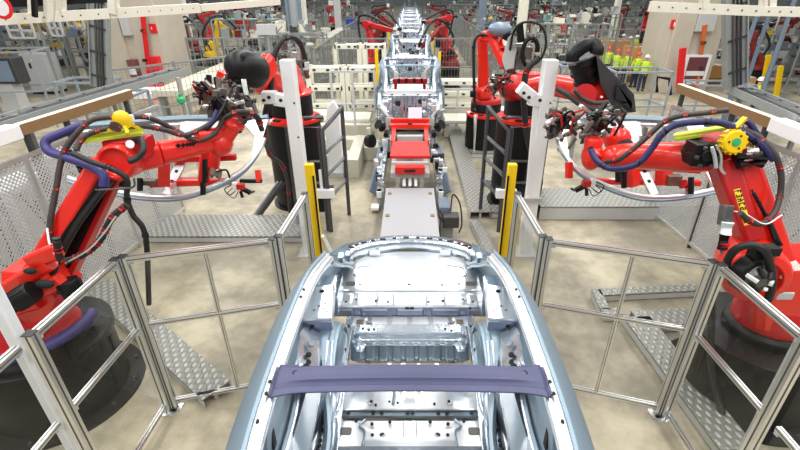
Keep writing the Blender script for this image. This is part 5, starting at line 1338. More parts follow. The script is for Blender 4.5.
# ================================================================== BACKGROUND ROBOTS
def far_robot(name_label, c1=RED, pose=0, c2=None):
    R = thing('welding_robot', name_label, 'industrial robot', (0, 0, 0)); c2 = c2 or c1
    mb = MB(BLK); mb.lathe([(.5, 0), (.5, .05), (.42, .06), (.42, .9), (.46, .95), (0, .95)], (0, 0, 0), n=18); mb.build('pedestal', R)
    mb = MB(c2); mb.lathe([(.4, .95), (.36, 1.15), (.25, 1.25), (0, 1.25)], (0, 0, 0), n=16); mb.bar((-.1, 0, 1.2), (.2, 0, 1.55), .45, .5, ch=.3); mb.build('turret', R, bevel=.02)
    S = V((.2, 0, 1.5)); E = [V((.0, 0, 2.55)), V((.55, 0, 2.4)), V((-.25, 0, 2.45))][pose]; W = [V((1.2, .05, 2.35)), V((1.55, .2, 1.75)), V((.9, -.1, 2.75))][pose]
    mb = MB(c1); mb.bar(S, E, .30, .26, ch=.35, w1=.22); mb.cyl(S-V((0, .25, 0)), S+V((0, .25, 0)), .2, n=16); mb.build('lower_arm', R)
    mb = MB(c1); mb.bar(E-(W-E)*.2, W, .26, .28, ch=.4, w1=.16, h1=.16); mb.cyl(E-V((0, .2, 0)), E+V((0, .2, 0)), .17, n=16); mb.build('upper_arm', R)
    mb = MB(BLK); mb.cyl(E-(W-E)*.2, E-(W-E)*.42, .12, n=12); mb.cyl(S+V((0, .25, 0)), S+V((0, .5, 0)), .13, n=12); mb.build('motor', R)
    mb = MB(GUN); rr = random.Random(pose+3); 
    for i in range(9): mb.box(W+V((rr.uniform(-.05, .35), rr.uniform(-.2, .2), rr.uniform(-.35, .12))), (rr.uniform(.06, .22), rr.uniform(.05, .15), rr.uniform(.06, .25)), rr.choice([GUN, BLK, BRS, ALU, WHT]))
    mb.bar(W+V((.2, 0, -.1)), W+V((.45, 0, -.6)), .07, .07, BRS); mb.build('welding_gun', R)
    mb = MB(RUB); mb.tube([S+V((-.2, -.3, -.2)), S+V((-.45, -.3, .5)), E+V((-.3, -.25, .3)), E+V((.3, -.2, .35)), W+V((0, -.1, .15))], .05, n=8, k=4); mb.build('hose', R)
    return R
for q in range(-4, 5): OCC += [(-4.35, 28.5+q, .7), (4.35, 22.5+q*.7, .7), (-7.5, 17.5+q*.8, .7)]
for u_, v_ in ((560, 41), (577, 56), (610, 70), (639, 76), (746, 92), (715, 78)):
    q = PZ(u_, v_, .3); OCC.append((q.x, q.y+.6, 1.0))
fr = []
spots = [  # u, v of foot or arm, distance, heading, pose, colour, words
 (368, 22.0, -.5, 0, 'dark red robot left of the third car body, arm over the line'), (452, 21.0, 3.5, 1, 'dark red robot right of the third car body, arm over the line'),
 (374, 29.0, -.2, 1, 'red robot left of the fourth car body'), (448, 27.0, 3.3, 0, 'red robot right of the fourth car body'),
 (380, 38.0, -.6, 2, 'red robot left of the sixth car body'), (441, 37.0, 3.6, 2, 'red robot right of the sixth car body'),
 (250, 34.0, 2.6, 1, 'red robot above the pale screen on the left'), (284, 36.0, .4, 1, 'red robot beside the blue-grey column on the left'),
 (236, 44.0, 1.2, 0, 'far red robot left of the pale screen'), (203, 34.0, .6, 2, 'red robot right of the left concrete column'), (188, 27.0, 2.6, 1, 'red robot hard beside the left concrete column'),
 (112, 30.0, .7, 0, 'dark red robot behind the left cable tray'), (330, 48.0, .3, 2, 'far red robot above the blue crate'),
 (508, 38.0, 2.6, 2, 'far dark red robot above the right drum robots'), (535, 34.0, 3.0, 0, 'dark red robot behind the open cardboard boxes, left one'), (567, 36.0, 2.2, 1, 'bright red robot behind the open cardboard boxes'),
 (594, 36.0, .9, 1, 'red robot behind the group with red helmets'), (625, 42.0, 2.9, 0, 'dark red robot behind the far group'), (711, 26.0, .6, 1, 'dark red robot right of the right concrete column'),
 (770, 20.5, 2.6, 1, 'red robot behind the tray at the far right'), (795, 28.0, 3.1, 0, 'red robot at the right edge of the hall'), (648, 40.0, 1.1, 2, 'far red robot left of the right concrete column'), (545, 50.0, .4, 0, 'distant red robot right of the line'), (275, 52.0, 2.0, 0, 'distant red robot left of the line')]
protos = {}
for i, (u, y, rz, pose, lab) in enumerate(spots):
    x = (u-410)/451*(y*CT+CH*ST-1.2)
    key = (pose, i % 3 == 0)
    x, y = place(x, y, 1.0, 3.0) if abs(u-410) > 60 else (x, y); OCC.append((x, y, .9))
    if key not in protos:
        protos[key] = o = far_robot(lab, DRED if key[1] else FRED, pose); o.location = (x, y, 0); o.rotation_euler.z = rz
    else: o = dup(protos[key], (x, y, 0), rz, lab)
    if abs(u-410) > 60: o.scale = (.92,)*3
# yellow robots at upper left
YR = None
for u, y, rz, lab in ((10, 26, .3, 'yellow robot at the upper left edge'), (27, 27, 2.8, 'yellow robot left of the grey cabinet'), (85, 27, 2.9, 'yellow robot between grey cabinet and cable tray'), (76, 32, .4, 'yellow robot under the white body panels'), (208, 24, .3, 'dull yellow robot right of the left concrete column')):
    x = (u-410)/451*(y*CT+CH*ST-1.0)
    x, y = place(x, y, .9, 3.0)
    if YR is None: YR = far_robot(lab, YEL, 1, YEL); YR.location = (x, y, 0); YR.rotation_euler.z = rz
    else: dup(YR, (x, y, 0), rz, lab)

# ================================================================== CAR BODIES DOWN THE LINE
car0.location = (0, NEARY, 0); tag(car0, 'bare steel car body without roof skin, nearest, filling the bottom of the photo')
dup(car0, (0, 10.75, .0), 0, 'bare steel car body second in the line, above the red carriage')
names = ['third', 'fourth', 'fifth', 'sixth', 'seventh', 'eighth', 'ninth', 'tenth', 'eleventh']
for i, w in enumerate(names): dup(car0, (0, 16.9+i*5.75, .06), 0, 'bare steel car body %s in the line' % w)
for i in range(5):
    y0 = 16.6+i*10.5; R = thing('roller_bed', 'steel roller bed under the %s car bodies' % ['third and fourth', 'fifth and sixth', 'seventh and eighth', 'ninth and tenth', 'last'][i], 'conveyor', (0, y0, 0))
    for s in (-1, 1):
        mb = MB(LGREY); mb.bar((s*.5, y0, .62), (s*.5, y0+10.3, .62), .2, .2)
        for k in range(6): mb.bar((s*.5, y0+.5+k*1.9, 0), (s*.5, y0+.5+k*1.9, .6), .12, .12)
        for k in range(8): mb.bar((s*.55, y0+.5+k*1.3, .7), (s*.6, y0+.5+k*1.3, .86), .1, .1)
        mb.build('side_rail', R)
# signal lamp at far end
R = thing('line_lamp', 'bright white lamp at the far end of the line', 'lamp', (0, 75, 0)); mb = MB(LGREY); mb.bar((-.15, 75, 0), (-.15, 75, 3.3), .2, .2); mb.build('pole', R); mb = MB(mat('lamp_white', (1, 1, 1), emit=((1, 1, .98), 6))); mb.ball((-.15, 75, 3.4), .45); mb.build('lamp_globe', R)

# ================================================================== FENCES ACROSS THE HALL
def wire_fence(root_label, L, h=2.2, m=None, dense=True):
    m = m or FENCE
    R = thing('wire_fence', root_label, 'fence', (0, 0, 0))
    for z in (.12, h*.5, h):
        mb = MB(m); mb.bar((0, 0, z), (L, 0, z), .05, .05); mb.build('rail', R)
    n = max(1, round(L/1.6))
    mb = MB(m)
    for i in range(n+1): mb.bar((L*i/n, 0, 0), (L*i/n, 0, h+.05), .06, .06)
    mb.build('post_row', R)
    if dense:
        mb = MB(m); k = int(L/.12)
        for i in range(k): mb.bar((L*i/k, 0, .12), (L*i/k, 0, h), .008, .008)
        for i in range(8): mb.bar((0, 0, .2+i*h/8), (L, 0, .2+i*h/8), .008, .008)
        mb.build('wire_mesh', R)
    return R
F1 = wire_fence('grey wire fence along the left of the line behind the left drum', 8.0); F1.location = (-3.2, 16, 0); F1.rotation_euler.z = PI/2
fl_ = [(-3.4, 25, PI/2, 'grey wire fence along the left of the line, second stretch'), (-3.6, 34, PI/2, 'grey wire fence along the left of the line, third stretch'), (3.3, 16, PI/2, 'grey wire fence along the right of the line, first stretch'), (3.4, 25, PI/2, 'grey wire fence along the right of the line, second stretch'), (3.6, 34, PI/2, 'grey wire fence along the right of the line, third stretch'),
 (1.0, 19.5, 0, 'grey wire fence crossing right of the third car body'), (-9.0, 19.5, 0, 'grey wire fence crossing left of the third car body'), (-7.4, 11.6, .9, 'grey wire fence behind the left robot arm'), 
 (7, 24, 0, 'grey wire fence behind the open boxes'), (14.5, 16.6, -.1, 'grey wire fence right of the right concrete column'), (-16, 27, 0, 'grey wire fence under the yellow robots'), (-25, 26, 0, 'grey wire fence at the upper left edge'), (16, 32, 0, 'grey wire fence behind the right column'), (-14, 36, 0, 'grey wire fence behind the left column'), (8, 34, 0, 'grey wire fence behind the far group'), (24, 30, 0, 'grey wire fence at the upper right edge'), (13, 12.6, -.5, 'grey wire fence near the right cable tray')]
for x, y, rz, lab in fl_: dup(F1, (x, y, 0), rz, lab)
# frames of square tube in front: left edge bench and right frame
def tube_frame(lab, x, y, w, d, h, rz=0, m=FRM, name='tube_stand'):
    R = thing(name, lab, 'frame', (x, y, 0), rz)
    def bar(a, b, n): 
        mb = MB(m); q = Matrix.Rotation(rz, 3, 'Z'); mb.bar(V((x, y, 0))+V(a), V((x, y, 0))+V(b), .05, .05); o = mb.build(n, R); return o
    for a in (-w/2, w/2):
        for b in (0, d): bar((a, b, 0), (a, b, h), 'upright')
    for z in (h, h*.5):
        for b in (0, d): bar((-w/2, b, z), (w/2, b, z), 'crossbar')
        for a in (-w/2, w/2): bar((a, 0, z), (a, d, z), 'side_bar')
    return R
tube_frame('grey tube frame with screens at the left edge', -12.4, 14.2, 2.0, 1.2, 2.3, .25); tube_frame('grey tube frame at the upper left edge', -14.8, 14.2, 1.6, 1.2, 2.2, .25)
tube_frame('grey tube frame before the right concrete column', 9.2, 13.4, 1.6, .8, 1.5); tube_frame('grey tube frame behind the ribbed black head, low', 6.6, 13.2, 1.6, .9, 1.9); tube_frame('pale tube frame beside the ribbed black head', 4.9, 13.6, 1.0, .8, 2.0, 0, FRM)
tube_frame('grey tube frame left of the hoses above the left arm', -6.4, 9.4, 1.2, .8, 2.0); tube_frame('grey tube frame below the left concrete column', -8.3, 11.6, 1.2, .8, 1.9)
for k, (x, y, lab) in enumerate(((-12.6, 14.6, 'dark screen in the left tube frame'), (-14.7, 14.7, 'dark screen in the upper left tube frame'))):
    R = thing('screen_cabinet', lab, 'cabinet', (x, y, 1.2)); mb = MB(DGREY); mb.box((x, y, 1.75), (1.1, .5, .75)); mb.build('housing', R, bevel=.02); mb = MB(LGREY); mb.box((x, y-.26, 1.75), (.9, .02, .6), BGREY); mb.build('screen', R); mb = MB(LGREY); mb.box((x, y, .7), (.5, .4, 1.35)); mb.build('stand', R)
# electric cabinets
def cabinet(lab, u0, u1, v0, v1, m=LGREY, d=.7):
    b = PZ((u0+u1)/2, v1, 0); w = (u1-u0)/451*(b.y*CT+CH*ST); h = PY((u0+u1)/2, v0, b.y).z; R = thing('control_cabinet', lab, 'cabinet', b)
    mb = MB(m); mb.box(b+V((0, d/2, h/2+.05)), (w, d, h-.1)); mb.build('body', R, bevel=.012); mb = MB(BLK); mb.box(b+V((0, d/2, .05)), (w*.98, d*.98, .1)); mb.build('plinth', R)
    mb = MB(m); mb.box(b+V((0, -.012, h/2+.05)), (w*.92, .02, h*.86)); dd = mb.build('door', R, bevel=.006); mb = MB(BLK); mb.box(b+V((-w*.15, -.04, h*.72)), (.06, .04, .2)); mb.box(b+V((w*.0, -.03, h*.85)), (.1, .02, .06), WHT); mb.build('handle', dd)
cabinet('light grey control cabinet standing in the aisle at upper left', 33, 57, 54, 94); cabinet('small cream control cabinet left of the third car body', 322, 331, 28, 50, CREAM, .5)
cabinet('pale grey cabinet behind the left tray', 118, 131, 58, 80, BGRY); cabinet('dark cabinet behind the right tray', 748, 762, 22, 45, DGREY); cabinet('grey cabinet at the upper right edge', 780, 800, 45, 75, MGREY); cabinet('small white cabinet behind the open boxes', 570, 580, 15, 30, WHT); cabinet('grey cabinet left of the fourth car body', 345, 352, 18, 30, BGREY)
R = thing('pale_screen', 'pale grey rectangular screen board above the left black cover', 'screen', PY(266, 36, 17.5)); mb = MB(LGREY); a, b = PY(256, 24, 17.5), PY(276.5, 35, 17.5); mb.box(((a.x+b.x)/2, 17.5, (a.z+b.z)/2), (b.x-a.x, .08, a.z-b.z)); mb.build('board', R, bevel=.01); mb = MB(MGREY); mb.bar(((a.x+b.x)/2, 17.56, 0), ((a.x+b.x)/2, 17.56, b.z), .08, .08); mb.build('stand', R)
R = thing('clamping_fixture', 'red clamping fixture inside the second car body', 'fixture', (0, 12.9, 1.0)); mb = MB(DRED); mb.box((0, 12.9, 1.72), (.95, .12, .14)); mb.bar((-.4, 12.95, .95), (-.4, 12.95, 1.7), .08, .08); mb.bar((.4, 12.95, .95), (.4, 12.95, 1.7), .08, .08); mb.build('crossbar', R, bevel=.01); mb = MB(BLK)
for x in (-.3, -.1, .12, .32): mb.box((x, 12.82, 1.75), (.06, .08, .12))
mb.build('clamp_row', R)
R = thing('floor_hose', 'black corrugated hose hanging behind the right fence corner', 'hose', (3.0, 3.3, 0)); mb = MB(RUB); mb.tube([PY(712, 300, 3.5), PY(711, 330, 3.5), PY(711, 360, 3.45), PY(716, 390, 3.35), PY(722, 415, 3.2), PY(726, 440, 3.05)], .035, n=10); mb.build('hose', R); mb = MB(ALU); q = PY(726, 440, 3.05); mb.cyl(q, q+V((.02, -.06, -.08)), .045); mb.build('nozzle', R)
# blue crates
for u, y, lab in ((350, 40, 'blue crate left of the line'), (357, 40, 'blue crate beside another left of the line')):
    x = (u-410)/451*(y*CT+CH*ST-.6); R = thing('blue_crate', lab, 'crate', (x, y, .9)); mb = MB(BLUE); mb.box((x, y, 1.4), (.55, .6, .8)); mb.build('crate', R, bevel=.03); mb = MB(LGREY); mb.box((x, y, .5), (.6, .6, .96)); mb.build('table', R)
# cardboard boxes and wrapped pallet
def carton(lab, u0, v0, u1, v1, m=CARD, open_=True):
    b = PZ((u0+u1)/2, v1, .3); w = (u1-u0)/451*(b.y*CT+CH*ST-.3); h = PY(u0, v0, b.y).z-.3; R = thing('carton', lab, 'box', b-V((0, 0, .3))); d = w*.7
    mb = MB(m); 
    for c, s_ in (((0, 0, h/2), (w, .04, h)), ((0, d, h/2), (w, .04, h)), ((-w/2, d/2, h/2), (.04, d, h)), ((w/2, d/2, h/2), (.04, d, h)), ((0, d/2, .02), (w, d, .04))): mb.box(b+V(c), s_)
    mb.build('walls', R); mb = MB(WOOD); mb.box(b+V((0, d/2, -.15)), (w, d, .3)); mb.build('pallet', R)
    mb = MB(CREAM)
    if open_:
        for i in range(4): mb.box(b+V((w*(-.36+.24*i), d/2, h*.9)), (w*.18, d*.7, .15), [CREAM, CARD, WHT, BGRY][i])
    else: mb.box(b+V((0, d/2, h+.02)), (w*1.02, d*1.02, .05))
    mb.build('contents' if open_ else 'lid', R)
carton('open brown carton on pallet behind the arched hose', 549, 31, 570, 41); carton('long brown carton wall behind the group with red helmets', 596, 41, 625, 69); carton('brown carton near the right concrete column', 626, 47, 652, 76)
carton('cream wrapped pallet load beside the ribbed black head', 562, 42, 592, 56, CREAM, False); carton('brown carton by the lone worker at right', 740, 78, 752, 92); carton('white carton by the lone worker at right', 733, 73, 742, 88, WHT, False); carton('brown carton by the right orange pipe', 708, 66, 722, 78)
# white car side panels in the rack at upper left
def hung_panel(u0, v0, u1, v1, y, lab):
    a, b = PY(u0, v0, y), PY(u1, v1, y); w = b.x-a.x; h = a.z-b.z; R = thing('hung_side_panel', lab, 'car panel', (a.x, y, b.z))
    mb = MB(WHT); t = h*.14
    for p, q in (((0, 0), (1, 0)), ((0, 1), (1, 1)), ((0, 0), (0, 1)), ((1, 0), (1, 1)), ((.5, 0), (.5, 1)), ((0, .5), (1, .45))): mb.bar((a.x+p[0]*w, y, b.z+p[1]*h), (a.x+q[0]*w, y, b.z+q[1]*h), t, .08, up=(0, 1, 0))
    mb.build('stamping', R, bevel=.02); mb = MB(MGREY); 
    for k in (.15, .85): mb.bar((a.x+w*k, y+.2, 0), (a.x+w*k, y+.2, b.z+h*1.2), .1, .1)
    mb.build('rack_post', R)
hung_panel(5, 22, 36, 38, 21, 'white car side stamping on a rack at the left edge'); hung_panel(47, 20, 64, 36, 21.5, 'white car side stamping beside the dark rod'); hung_panel(66, 19, 86, 33, 22.5, 'white car side stamping left of the cable tray')
# stands crowded with devices: the clutter of the cells behind
def shelf(lab, x, y, w=2.4, h=2.2, seed=0, base=True):
    rr = random.Random(seed); R = thing('fixture_stand', lab, 'machinery', (x, y, 0))
    for a in (-w/2, 0, w/2):
        for b in (0, .8): mb = MB(MGREY); mb.bar((x+a, y+b, 0), (x+a, y+b, h), .06, .06); mb.build('upright', R)
    for z in (.3, h*.4, h*.7, h):
        mb = MB(FENCE); mb.box((x, y+.4, z), (w, .8, .04)); mb.build('deck', R)
    cs = [LGREY, CREAM, DGREY, BLK, MGREY, BGRY, GUN, MGREY, FRED, YEL if seed % 3 == 0 else BGRY, BGREY, FENCE, CREAM, MGREY]
    for i in range(20):
        z = [.3, h*.4, h*.7, h][i % 4]; s_ = rr.uniform(.16, .42); c = V((x-w/2+.2+(w-.4)*((i//4)+rr.uniform(.1, .9))/5, y+rr.uniform(.15, .6), z+.02+s_/2))
        mb = MB(rr.choice(cs)); ww = rr.uniform(.14, .42); mb.box(c, (ww, rr.uniform(.14, .4), s_)); mb.box(c+V((rr.uniform(-.1, .1), -.1, s_*.5)), (ww*.6, .14, .10), rr.choice(cs)); mb.box(c+V((ww*.5, -.08, 0)), (.10, .12, s_*.5), rr.choice(cs))
        if i % 3 == 0: q = c+V((0, -.12, .1)); mb.tube([q, q+V((.2, -.05, -.25)), q+V((.5, 0, .0))], .02, rr.choice([BLK, GUN, GREEN]), n=6, k=3)
        mb.build('device', R)
    return R
spr = [(-13.5, 21, 'fixture stand right of the grey control cabinet'), (-11.2, 24, 'fixture stand behind the left cable tray'), (-9.3, 21.5, 'fixture stand right of the left concrete column'), (-7.2, 22, 'fixture stand above the black wrist cover'), (-5.8, 26, 'fixture stand under the pale screen'), (-17.5, 22, 'fixture stand behind the left tube frame'), (-20.5, 24, 'fixture stand under the white body panels'),
 (-4.8, 20, 'fixture stand beside the arched black hose'), (4.9, 20, 'fixture stand behind the grey motor cover'), (4.8, 27, 'fixture stand behind the thin arched hose'), (7.4, 27.5, 'fixture stand behind the brown carton'), (10.6, 29, 'fixture stand beyond the cream load'), (15.5, 22, 'fixture stand right of the right concrete column'), (17.5, 20, 'fixture stand behind the right cable tray'), (20.5, 22, 'fixture stand at the upper right edge'), (-8.5, 31, 'far fixture stand left of the line'), (6.8, 40, 'far fixture stand right of the line'), (-16, 33, 'far fixture stand behind the yellow robots'), (19, 34, 'far fixture stand at upper right'), (-23.5, 30, 'far fixture stand at the upper left edge'), (12.5, 44, 'distant fixture stand behind the far group'), (-13, 46, 'distant fixture stand at upper left'), (25, 30, 'far fixture stand at the right edge'), (-6, 42, 'distant fixture stand left of the line')]
for i, (x, y, l) in enumerate(spr):
    x, y = place(x, y, 1.35); shelf(l, x, y, 2.4 if i % 2 else 3.0, 2.1+.3*(i % 3), i)
far0 = None
for i in range(44):
    y = 48+(i//11)*11; x = -34+(i % 11)*6.8+(i//11)*1.7
    if abs(x) < 4.2 or any((x-q[0])**2+(y-q[1])**2 < 3.9**2 for q in OCC if q[2] != .95): continue
    lab = 'distant fixture stand in the long rows at the far end of the hall'
    if far0 is None: far0 = shelf(lab, 0, 0, 6.0, 2.6, 77); far0['group'] = 'stands in rows at the far end'; far0.location = (x, y, 0)
    else: dup(far0, (x, y, 0), (i % 3-1)*.1, lab, 'stands in rows at the far end')
# machine benches along the conveyor (mid distance, both sides)
for i, (x, y, w, d, h, m_, l) in enumerate(((-4.35, 28.5, .8, 8, 1.6, BGRY, 'long beige conveyor along the left of the line'), (4.35, 22.5, .8, 6, 1.6, BGRY, 'long beige conveyor along the right of the line'), (-7.5, 17.5, 1.0, 6.5, 1.1, BGRY, 'beige conveyor running away above the black wrist cover'), (-9.4, 15.4, 2.2, 1.1, .9, WHT, 'white bench below the left concrete column'), (4.9, 11.6, 1.8, 1.0, .9, WHT, 'white bench behind the right robot hoses'), (6.9, 11.3, 1.6, 1.0, .9, LGREY, 'grey bench behind the brown topped beam'))):
    R = thing('machine_bench', l, 'bench', (x, y, 0)); mb = MB(m_); mb.box((x, y, h), (w, d, .18)); mb.build('top', R, bevel=.01)
    mb = MB(MGREY)
    for a in (-.42, .42):
        for k in range(max(2, int(d/2))): mb.box((x+a*w, y-d*.45+d*.9*k/max(1, int(d/2)-1 or 1), h/2-.05), (.1, .1, h-.1))
    mb.build('legs', R)
# ceiling strip lamp seen below the right gantry, its reflection panels
for u0, u1, v, y, l in ((745, 782, 14.5, 24, 'white strip lamp under the right gantry'), (757, 764, 28.5, 26, 'short white strip lamp at upper right')):
    a, b = PY(u0, v, y), PY(u1, v, y); R = thing('strip_lamp', l, 'lamp', a); mb = MB(mat('tube_white', (1, 1, 1), emit=((1, 1, 1), 3))); mb.bar(a, b, .12, .12); mb.build('tube', R); mb = MB(LGREY); mb.bar(a+V((0, 0, .12)), b+V((0, 0, .12)), .16, .06)
    for q in (a, b): mb.bar((q.x, q.y+.1, 0), (q.x, q.y+.1, q.z+.1), .06, .06)
    mb.build('fixture', R)
for u, v0, v1, y, l in ((767, 55, 85, 19, 'slanted yellow bar near the right tray'), (779, 66, 97, 18, 'slanted yellow bar at the right edge'), (745, 35, 70, 20, 'yellow bar behind the right cable tray')):
    a, b = PY(u+2, v0, y), PY(u-2, v1, y); R = thing('yellow_bar', l, 'post', (b.x, y, 0)); mb = MB(YEL); mb.bar(V((b.x, y, 0)), a, .14, .14); mb.build('bar', R)
for u, y, l in ((752, 14, 'thin dark upright pipe right of the cable tray'), (764, 14, 'second thin dark upright pipe right of the cable tray'), (784, 13, 'dark upright pipe near the right edge'), (40, 16, 'dark upright pipe left of the cable tray')):
    a = PY(u, 30, y); R = thing('upright_pipe', l, 'pipe', (a.x, y, 0)); mb = MB(BGREY if u > 400 else MGREY); mb.cyl((a.x, y, 0), (a.x, y, 5.5), .06, n=10); mb.build('pipe', R); mb = MB(DGREY); mb.box((a.x, y, .02), (.2, .2, .04)); mb.build('foot', R)
# green lamp above the left arm
R = thing('green_flask', 'green bottle shaped filter behind the left arm', 'filter', PY(182, 104, 9.2)); mb = MB(GREEN); p = PY(182, 104, 9.2); mb.lathe([(.04, 0), (.08, .04), (.075, .11), (.03, .15), (.03, .2), (0, .2)], p); mb.build('bowl', R); mb = MB(ALU); mb.bar((p.x, p.y+.1, 0), (p.x, p.y+.1, p.z+.5), .06, .06); mb.build('bracket', R)

# ================================================================== PEOPLE
def person(hel, top, pose, lab):
    R = thing('person', lab, 'person', (0, 0, 0))
    J = {'pel': (0, 0, .92, .13), 'wa': (0, 0, 1.08, .125), 'ch': (0, .01, 1.32, .15), 'nk': (0, .01, 1.47, .058), 'hd': (0, -.01, 1.60, .092), 'ht': (0, 0, 1.68, .085),
         'lh': (-.10, 0, .86, .09), 'lk': (-.11, -.03, .48, .06), 'la': (-.12, .02, .09, .042), 'lt': (-.13, -.13, .04, .036), 'rh': (.10, 0, .86, .09), 'rk': (.11, -.02, .48, .06), 'ra': (.12, .03, .09, .042), 'rt': (.13, -.12, .04, .036),
         'ls': (-.19, .01, 1.40, .06), 'le': (-.25, -.02, 1.13, .043), 'lw': (-.24, -.12, .90, .03), 'lf': (-.23, -.18, .82, .032), 'rs': (.19, .01, 1.40, .06), 're': (.25, -.02, 1.13, .043), 'rw': (.24, -.12, .90, .03), 'rf': (.23, -.18, .82, .032), 'no': (0, -.115, 1.60, .014)}
    if pose == 1: J.update({'le': (-.24, -.10, 1.16, .043), 'lw': (-.12, -.28, 1.10, .03), 'lf': (-.06, -.33, 1.12, .032)})
    if pose == 2: J.update({'re': (.26, -.14, 1.22, .043), 'rw': (.20, -.36, 1.30, .03), 'rf': (.18, -.44, 1.33, .032), 'lk': (-.11, -.10, .5, .06), 'rk': (.11, .04, .48, .06), 'ra': (.12, .16, .10, .042)})
    ED = [('pel', 'wa'), ('wa', 'ch'), ('ch', 'nk'), ('nk', 'hd'), ('hd', 'ht'), ('hd', 'no'), ('pel', 'lh'), ('lh', 'lk'), ('lk', 'la'), ('la', 'lt'), ('pel', 'rh'), ('rh', 'rk'), ('rk', 'ra'), ('ra', 'rt'), ('ch', 'ls'), ('ls', 'le'), ('le', 'lw'), ('lw', 'lf'), ('ch', 'rs'), ('rs', 're'), ('re', 'rw'), ('rw', 'rf')]
    ks = list(J); me = bpy.data.meshes.new('body'); me.from_pydata([J[k][:3] for k in ks], [(ks.index(a), ks.index(b)) for a, b in ED], []); me.materials.append(SKIN)
    o = bpy.data.objects.new('body', me); COL.objects.link(o); o.parent = R; ORG[o.name] = V((0, 0, 0))
    md = o.modifiers.new('skin', 'SKIN'); md.use_smooth_shade = True
    for i, k in enumerate(ks): sv = me.skin_vertices[0].data[i]; sv.radius = (J[k][3],)*2; sv.use_root = (k == 'pel')
    o.modifiers.new('sub', 'SUBSURF').levels = 1
    def P(k): return V(J[k][:3])
    mb = MB(top); mb.loft([[V((a*math.cos(t)*1.0, b*math.sin(t), z)) for t in [2*PI*i/18 for i in range(18)]] for z, a, b in ((.86, .185, .145), (1.05, .17, .135), (1.3, .205, .15), (1.42, .19, .125), (1.475, .09, .09))])
    for s_ in 'lr': mb.tube([P(s_+'s')+V((0, 0, .02)), P(s_+'e'), P(s_+'w')], .072, n=10, r1=.045, k=3)
    mb.build('jacket', R); 
    mb = MB(LGREY)
    for z, a, b in ((1.0, .178, .142), (1.14, .187, .146)): mb.loft([[V((a*1.03*math.cos(t), b*1.03*math.sin(t), z+dz)) for t in [2*PI*i/18 for i in range(18)]] for dz in (0, .04)])
    mb.build('reflective_band', R)
    mb = MB(NAVY)
    for s_ in 'lr': mb.tube([P(s_+'h')+V((0, 0, .05)), P(s_+'k'), P(s_+'a')+V((0, 0, .0))], .105, n=12, r1=.062, k=3)
    mb.loft([[V((a*math.cos(t), b*math.sin(t), z)) for t in [2*PI*i/16 for i in range(16)]] for z, a, b in ((.80, .19, .13), (.90, .18, .14))]); mb.build('trousers', R)
    for s_ in 'lr': mb = MB(BLK); q = P(s_+'a'); mb.loft([[q+V((a, b, z)) for a, b in ((-.045, -.19), (.045, -.19), (.05, .07), (-.05, .07))] for z in (-.09, -.02)]); mb.build('shoe', R, bevel=.015)
    mb = MB(hel); mb.lathe([(.135, 0), (.13, .02), (.12, .05), (.10, .10), (.05, .135), (0, .14)], (0, -.005, 1.65), n=18); mb.box((0, -.13, 1.655), (.16, .06, .012)); mb.build('helmet', R)
    mb = MB(HOLE)
    for sx in (-.035, .035): mb.ball((sx, -.098, 1.615), .012)
    mb.box((0, -.100, 1.555), (.045, .008, .008), DRED); mb.build('face_features', R)
    return R
ppl = [(601, 76, 22, 0, HELR, 'person in red helmet and yellow-green jacket, leftmost of the group'), (610, 76, 23, 1, HELR, 'person in red helmet and yellow-green jacket, second from the left in the group'), (619, 79, 21.5, 2, HELR, 'person in red helmet and yellow-green jacket, third from the left in the group'), (629, 80, 21, 0, HELR, 'person in red helmet and yellow-green jacket, standing apart in the middle'), (640, 81, 21, 1, HELR, 'person in red helmet and yellow-green jacket, second from the right'), (648, 82, 20.5, 2, HELW, 'person in white helmet and yellow-green jacket beside the right column'),
 (624, 50, 32, 1, HELW, 'person in white helmet in the far group, left'), (631, 50, 31, 0, HELW, 'person in white helmet in the far group, middle'), (638, 49, 33, 2, HELW, 'person in white helmet in the far group, right'), (762, 100, 15.5, 1, HELW, 'lone person in white helmet and yellow-green jacket at the right')]
pp_ = {}
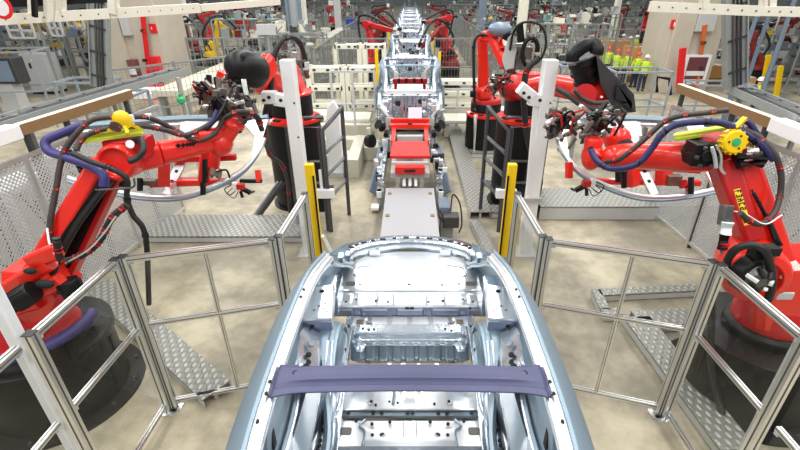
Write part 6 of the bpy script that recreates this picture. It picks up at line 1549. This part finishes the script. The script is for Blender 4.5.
for i, (u, v, y, pose, hel, lab) in enumerate(ppl):
    hv = 1.66; # put the helmet at the pixel seen, feet on the floor
    tv = {0: 45, 1: 47.5, 2: 50, 3: 51, 4: 53, 5: 55.5, 6: 34.5, 7: 37, 8: 35.5, 9: 78}[i]
    d = ray(u, tv); t = (1.74*.84-CH)/d.z; x, y = d.x*t, d.y*t
    rz = [2.6, 3.0, 2.2, 3.4, 3.1, 2.8, 1, 2, 4, .6][i]
    key = (pose, hel.name); sc_ = .84
    if key not in pp_: pp_[key] = o = person(hel, HIVIS, pose, lab); o.location = (x, y, 0); o.rotation_euler.z = rz; o.scale = (sc_,)*3
    else: dup(pp_[key], (x, y, 0), rz, lab)
# ================================================================== CAMERA, LIGHT
cam = bpy.data.cameras.new('camera'); co = bpy.data.objects.new('camera', cam); COL.objects.link(co)
co.location = (0, 0, CH); co.rotation_euler = (PI/2-TH, 0, 0); cam.sensor_width = 36; cam.lens = F*36/800; cam.shift_x = -10/800; cam.clip_end = 400
bpy.context.scene.camera = co
w = bpy.data.worlds.new('hall_ambient'); bpy.context.scene.world = w; w.use_nodes = True  # even ambient fill, added in place of an unbuilt bright ceiling
bg = w.node_tree.nodes['Background']; bg.inputs[0].default_value = (.92, .96, 1, 1); bg.inputs[1].default_value = .42
def area(name, loc, sx, sy, e, col=(1, 1, 1), rot=(0, 0, 0)):
    l = bpy.data.lights.new(name, 'AREA'); l.shape = 'RECTANGLE'; l.size = sx; l.size_y = sy; l.energy = e; l.color = col
    o = bpy.data.objects.new(name, l); COL.objects.link(o); o.location = loc; o.rotation_euler = rot; return o
for i, x in enumerate((-9, -3, 3, 9)): area('hall_strip_light', (x, 8, 9), .8, 26, 1250, (1, .98, .94))
for x in (-12, 0, 12): area('hall_strip_light', (x, 34, 9), 1.2, 24, 1300, (1, .98, .95))
s = bpy.context.scene
s.view_settings.view_transform = 'Standard'; s.view_settings.look = 'None'; s.view_settings.exposure = -0.12; s.view_settings.gamma = 1; s.view_settings.use_curve_mapping = False
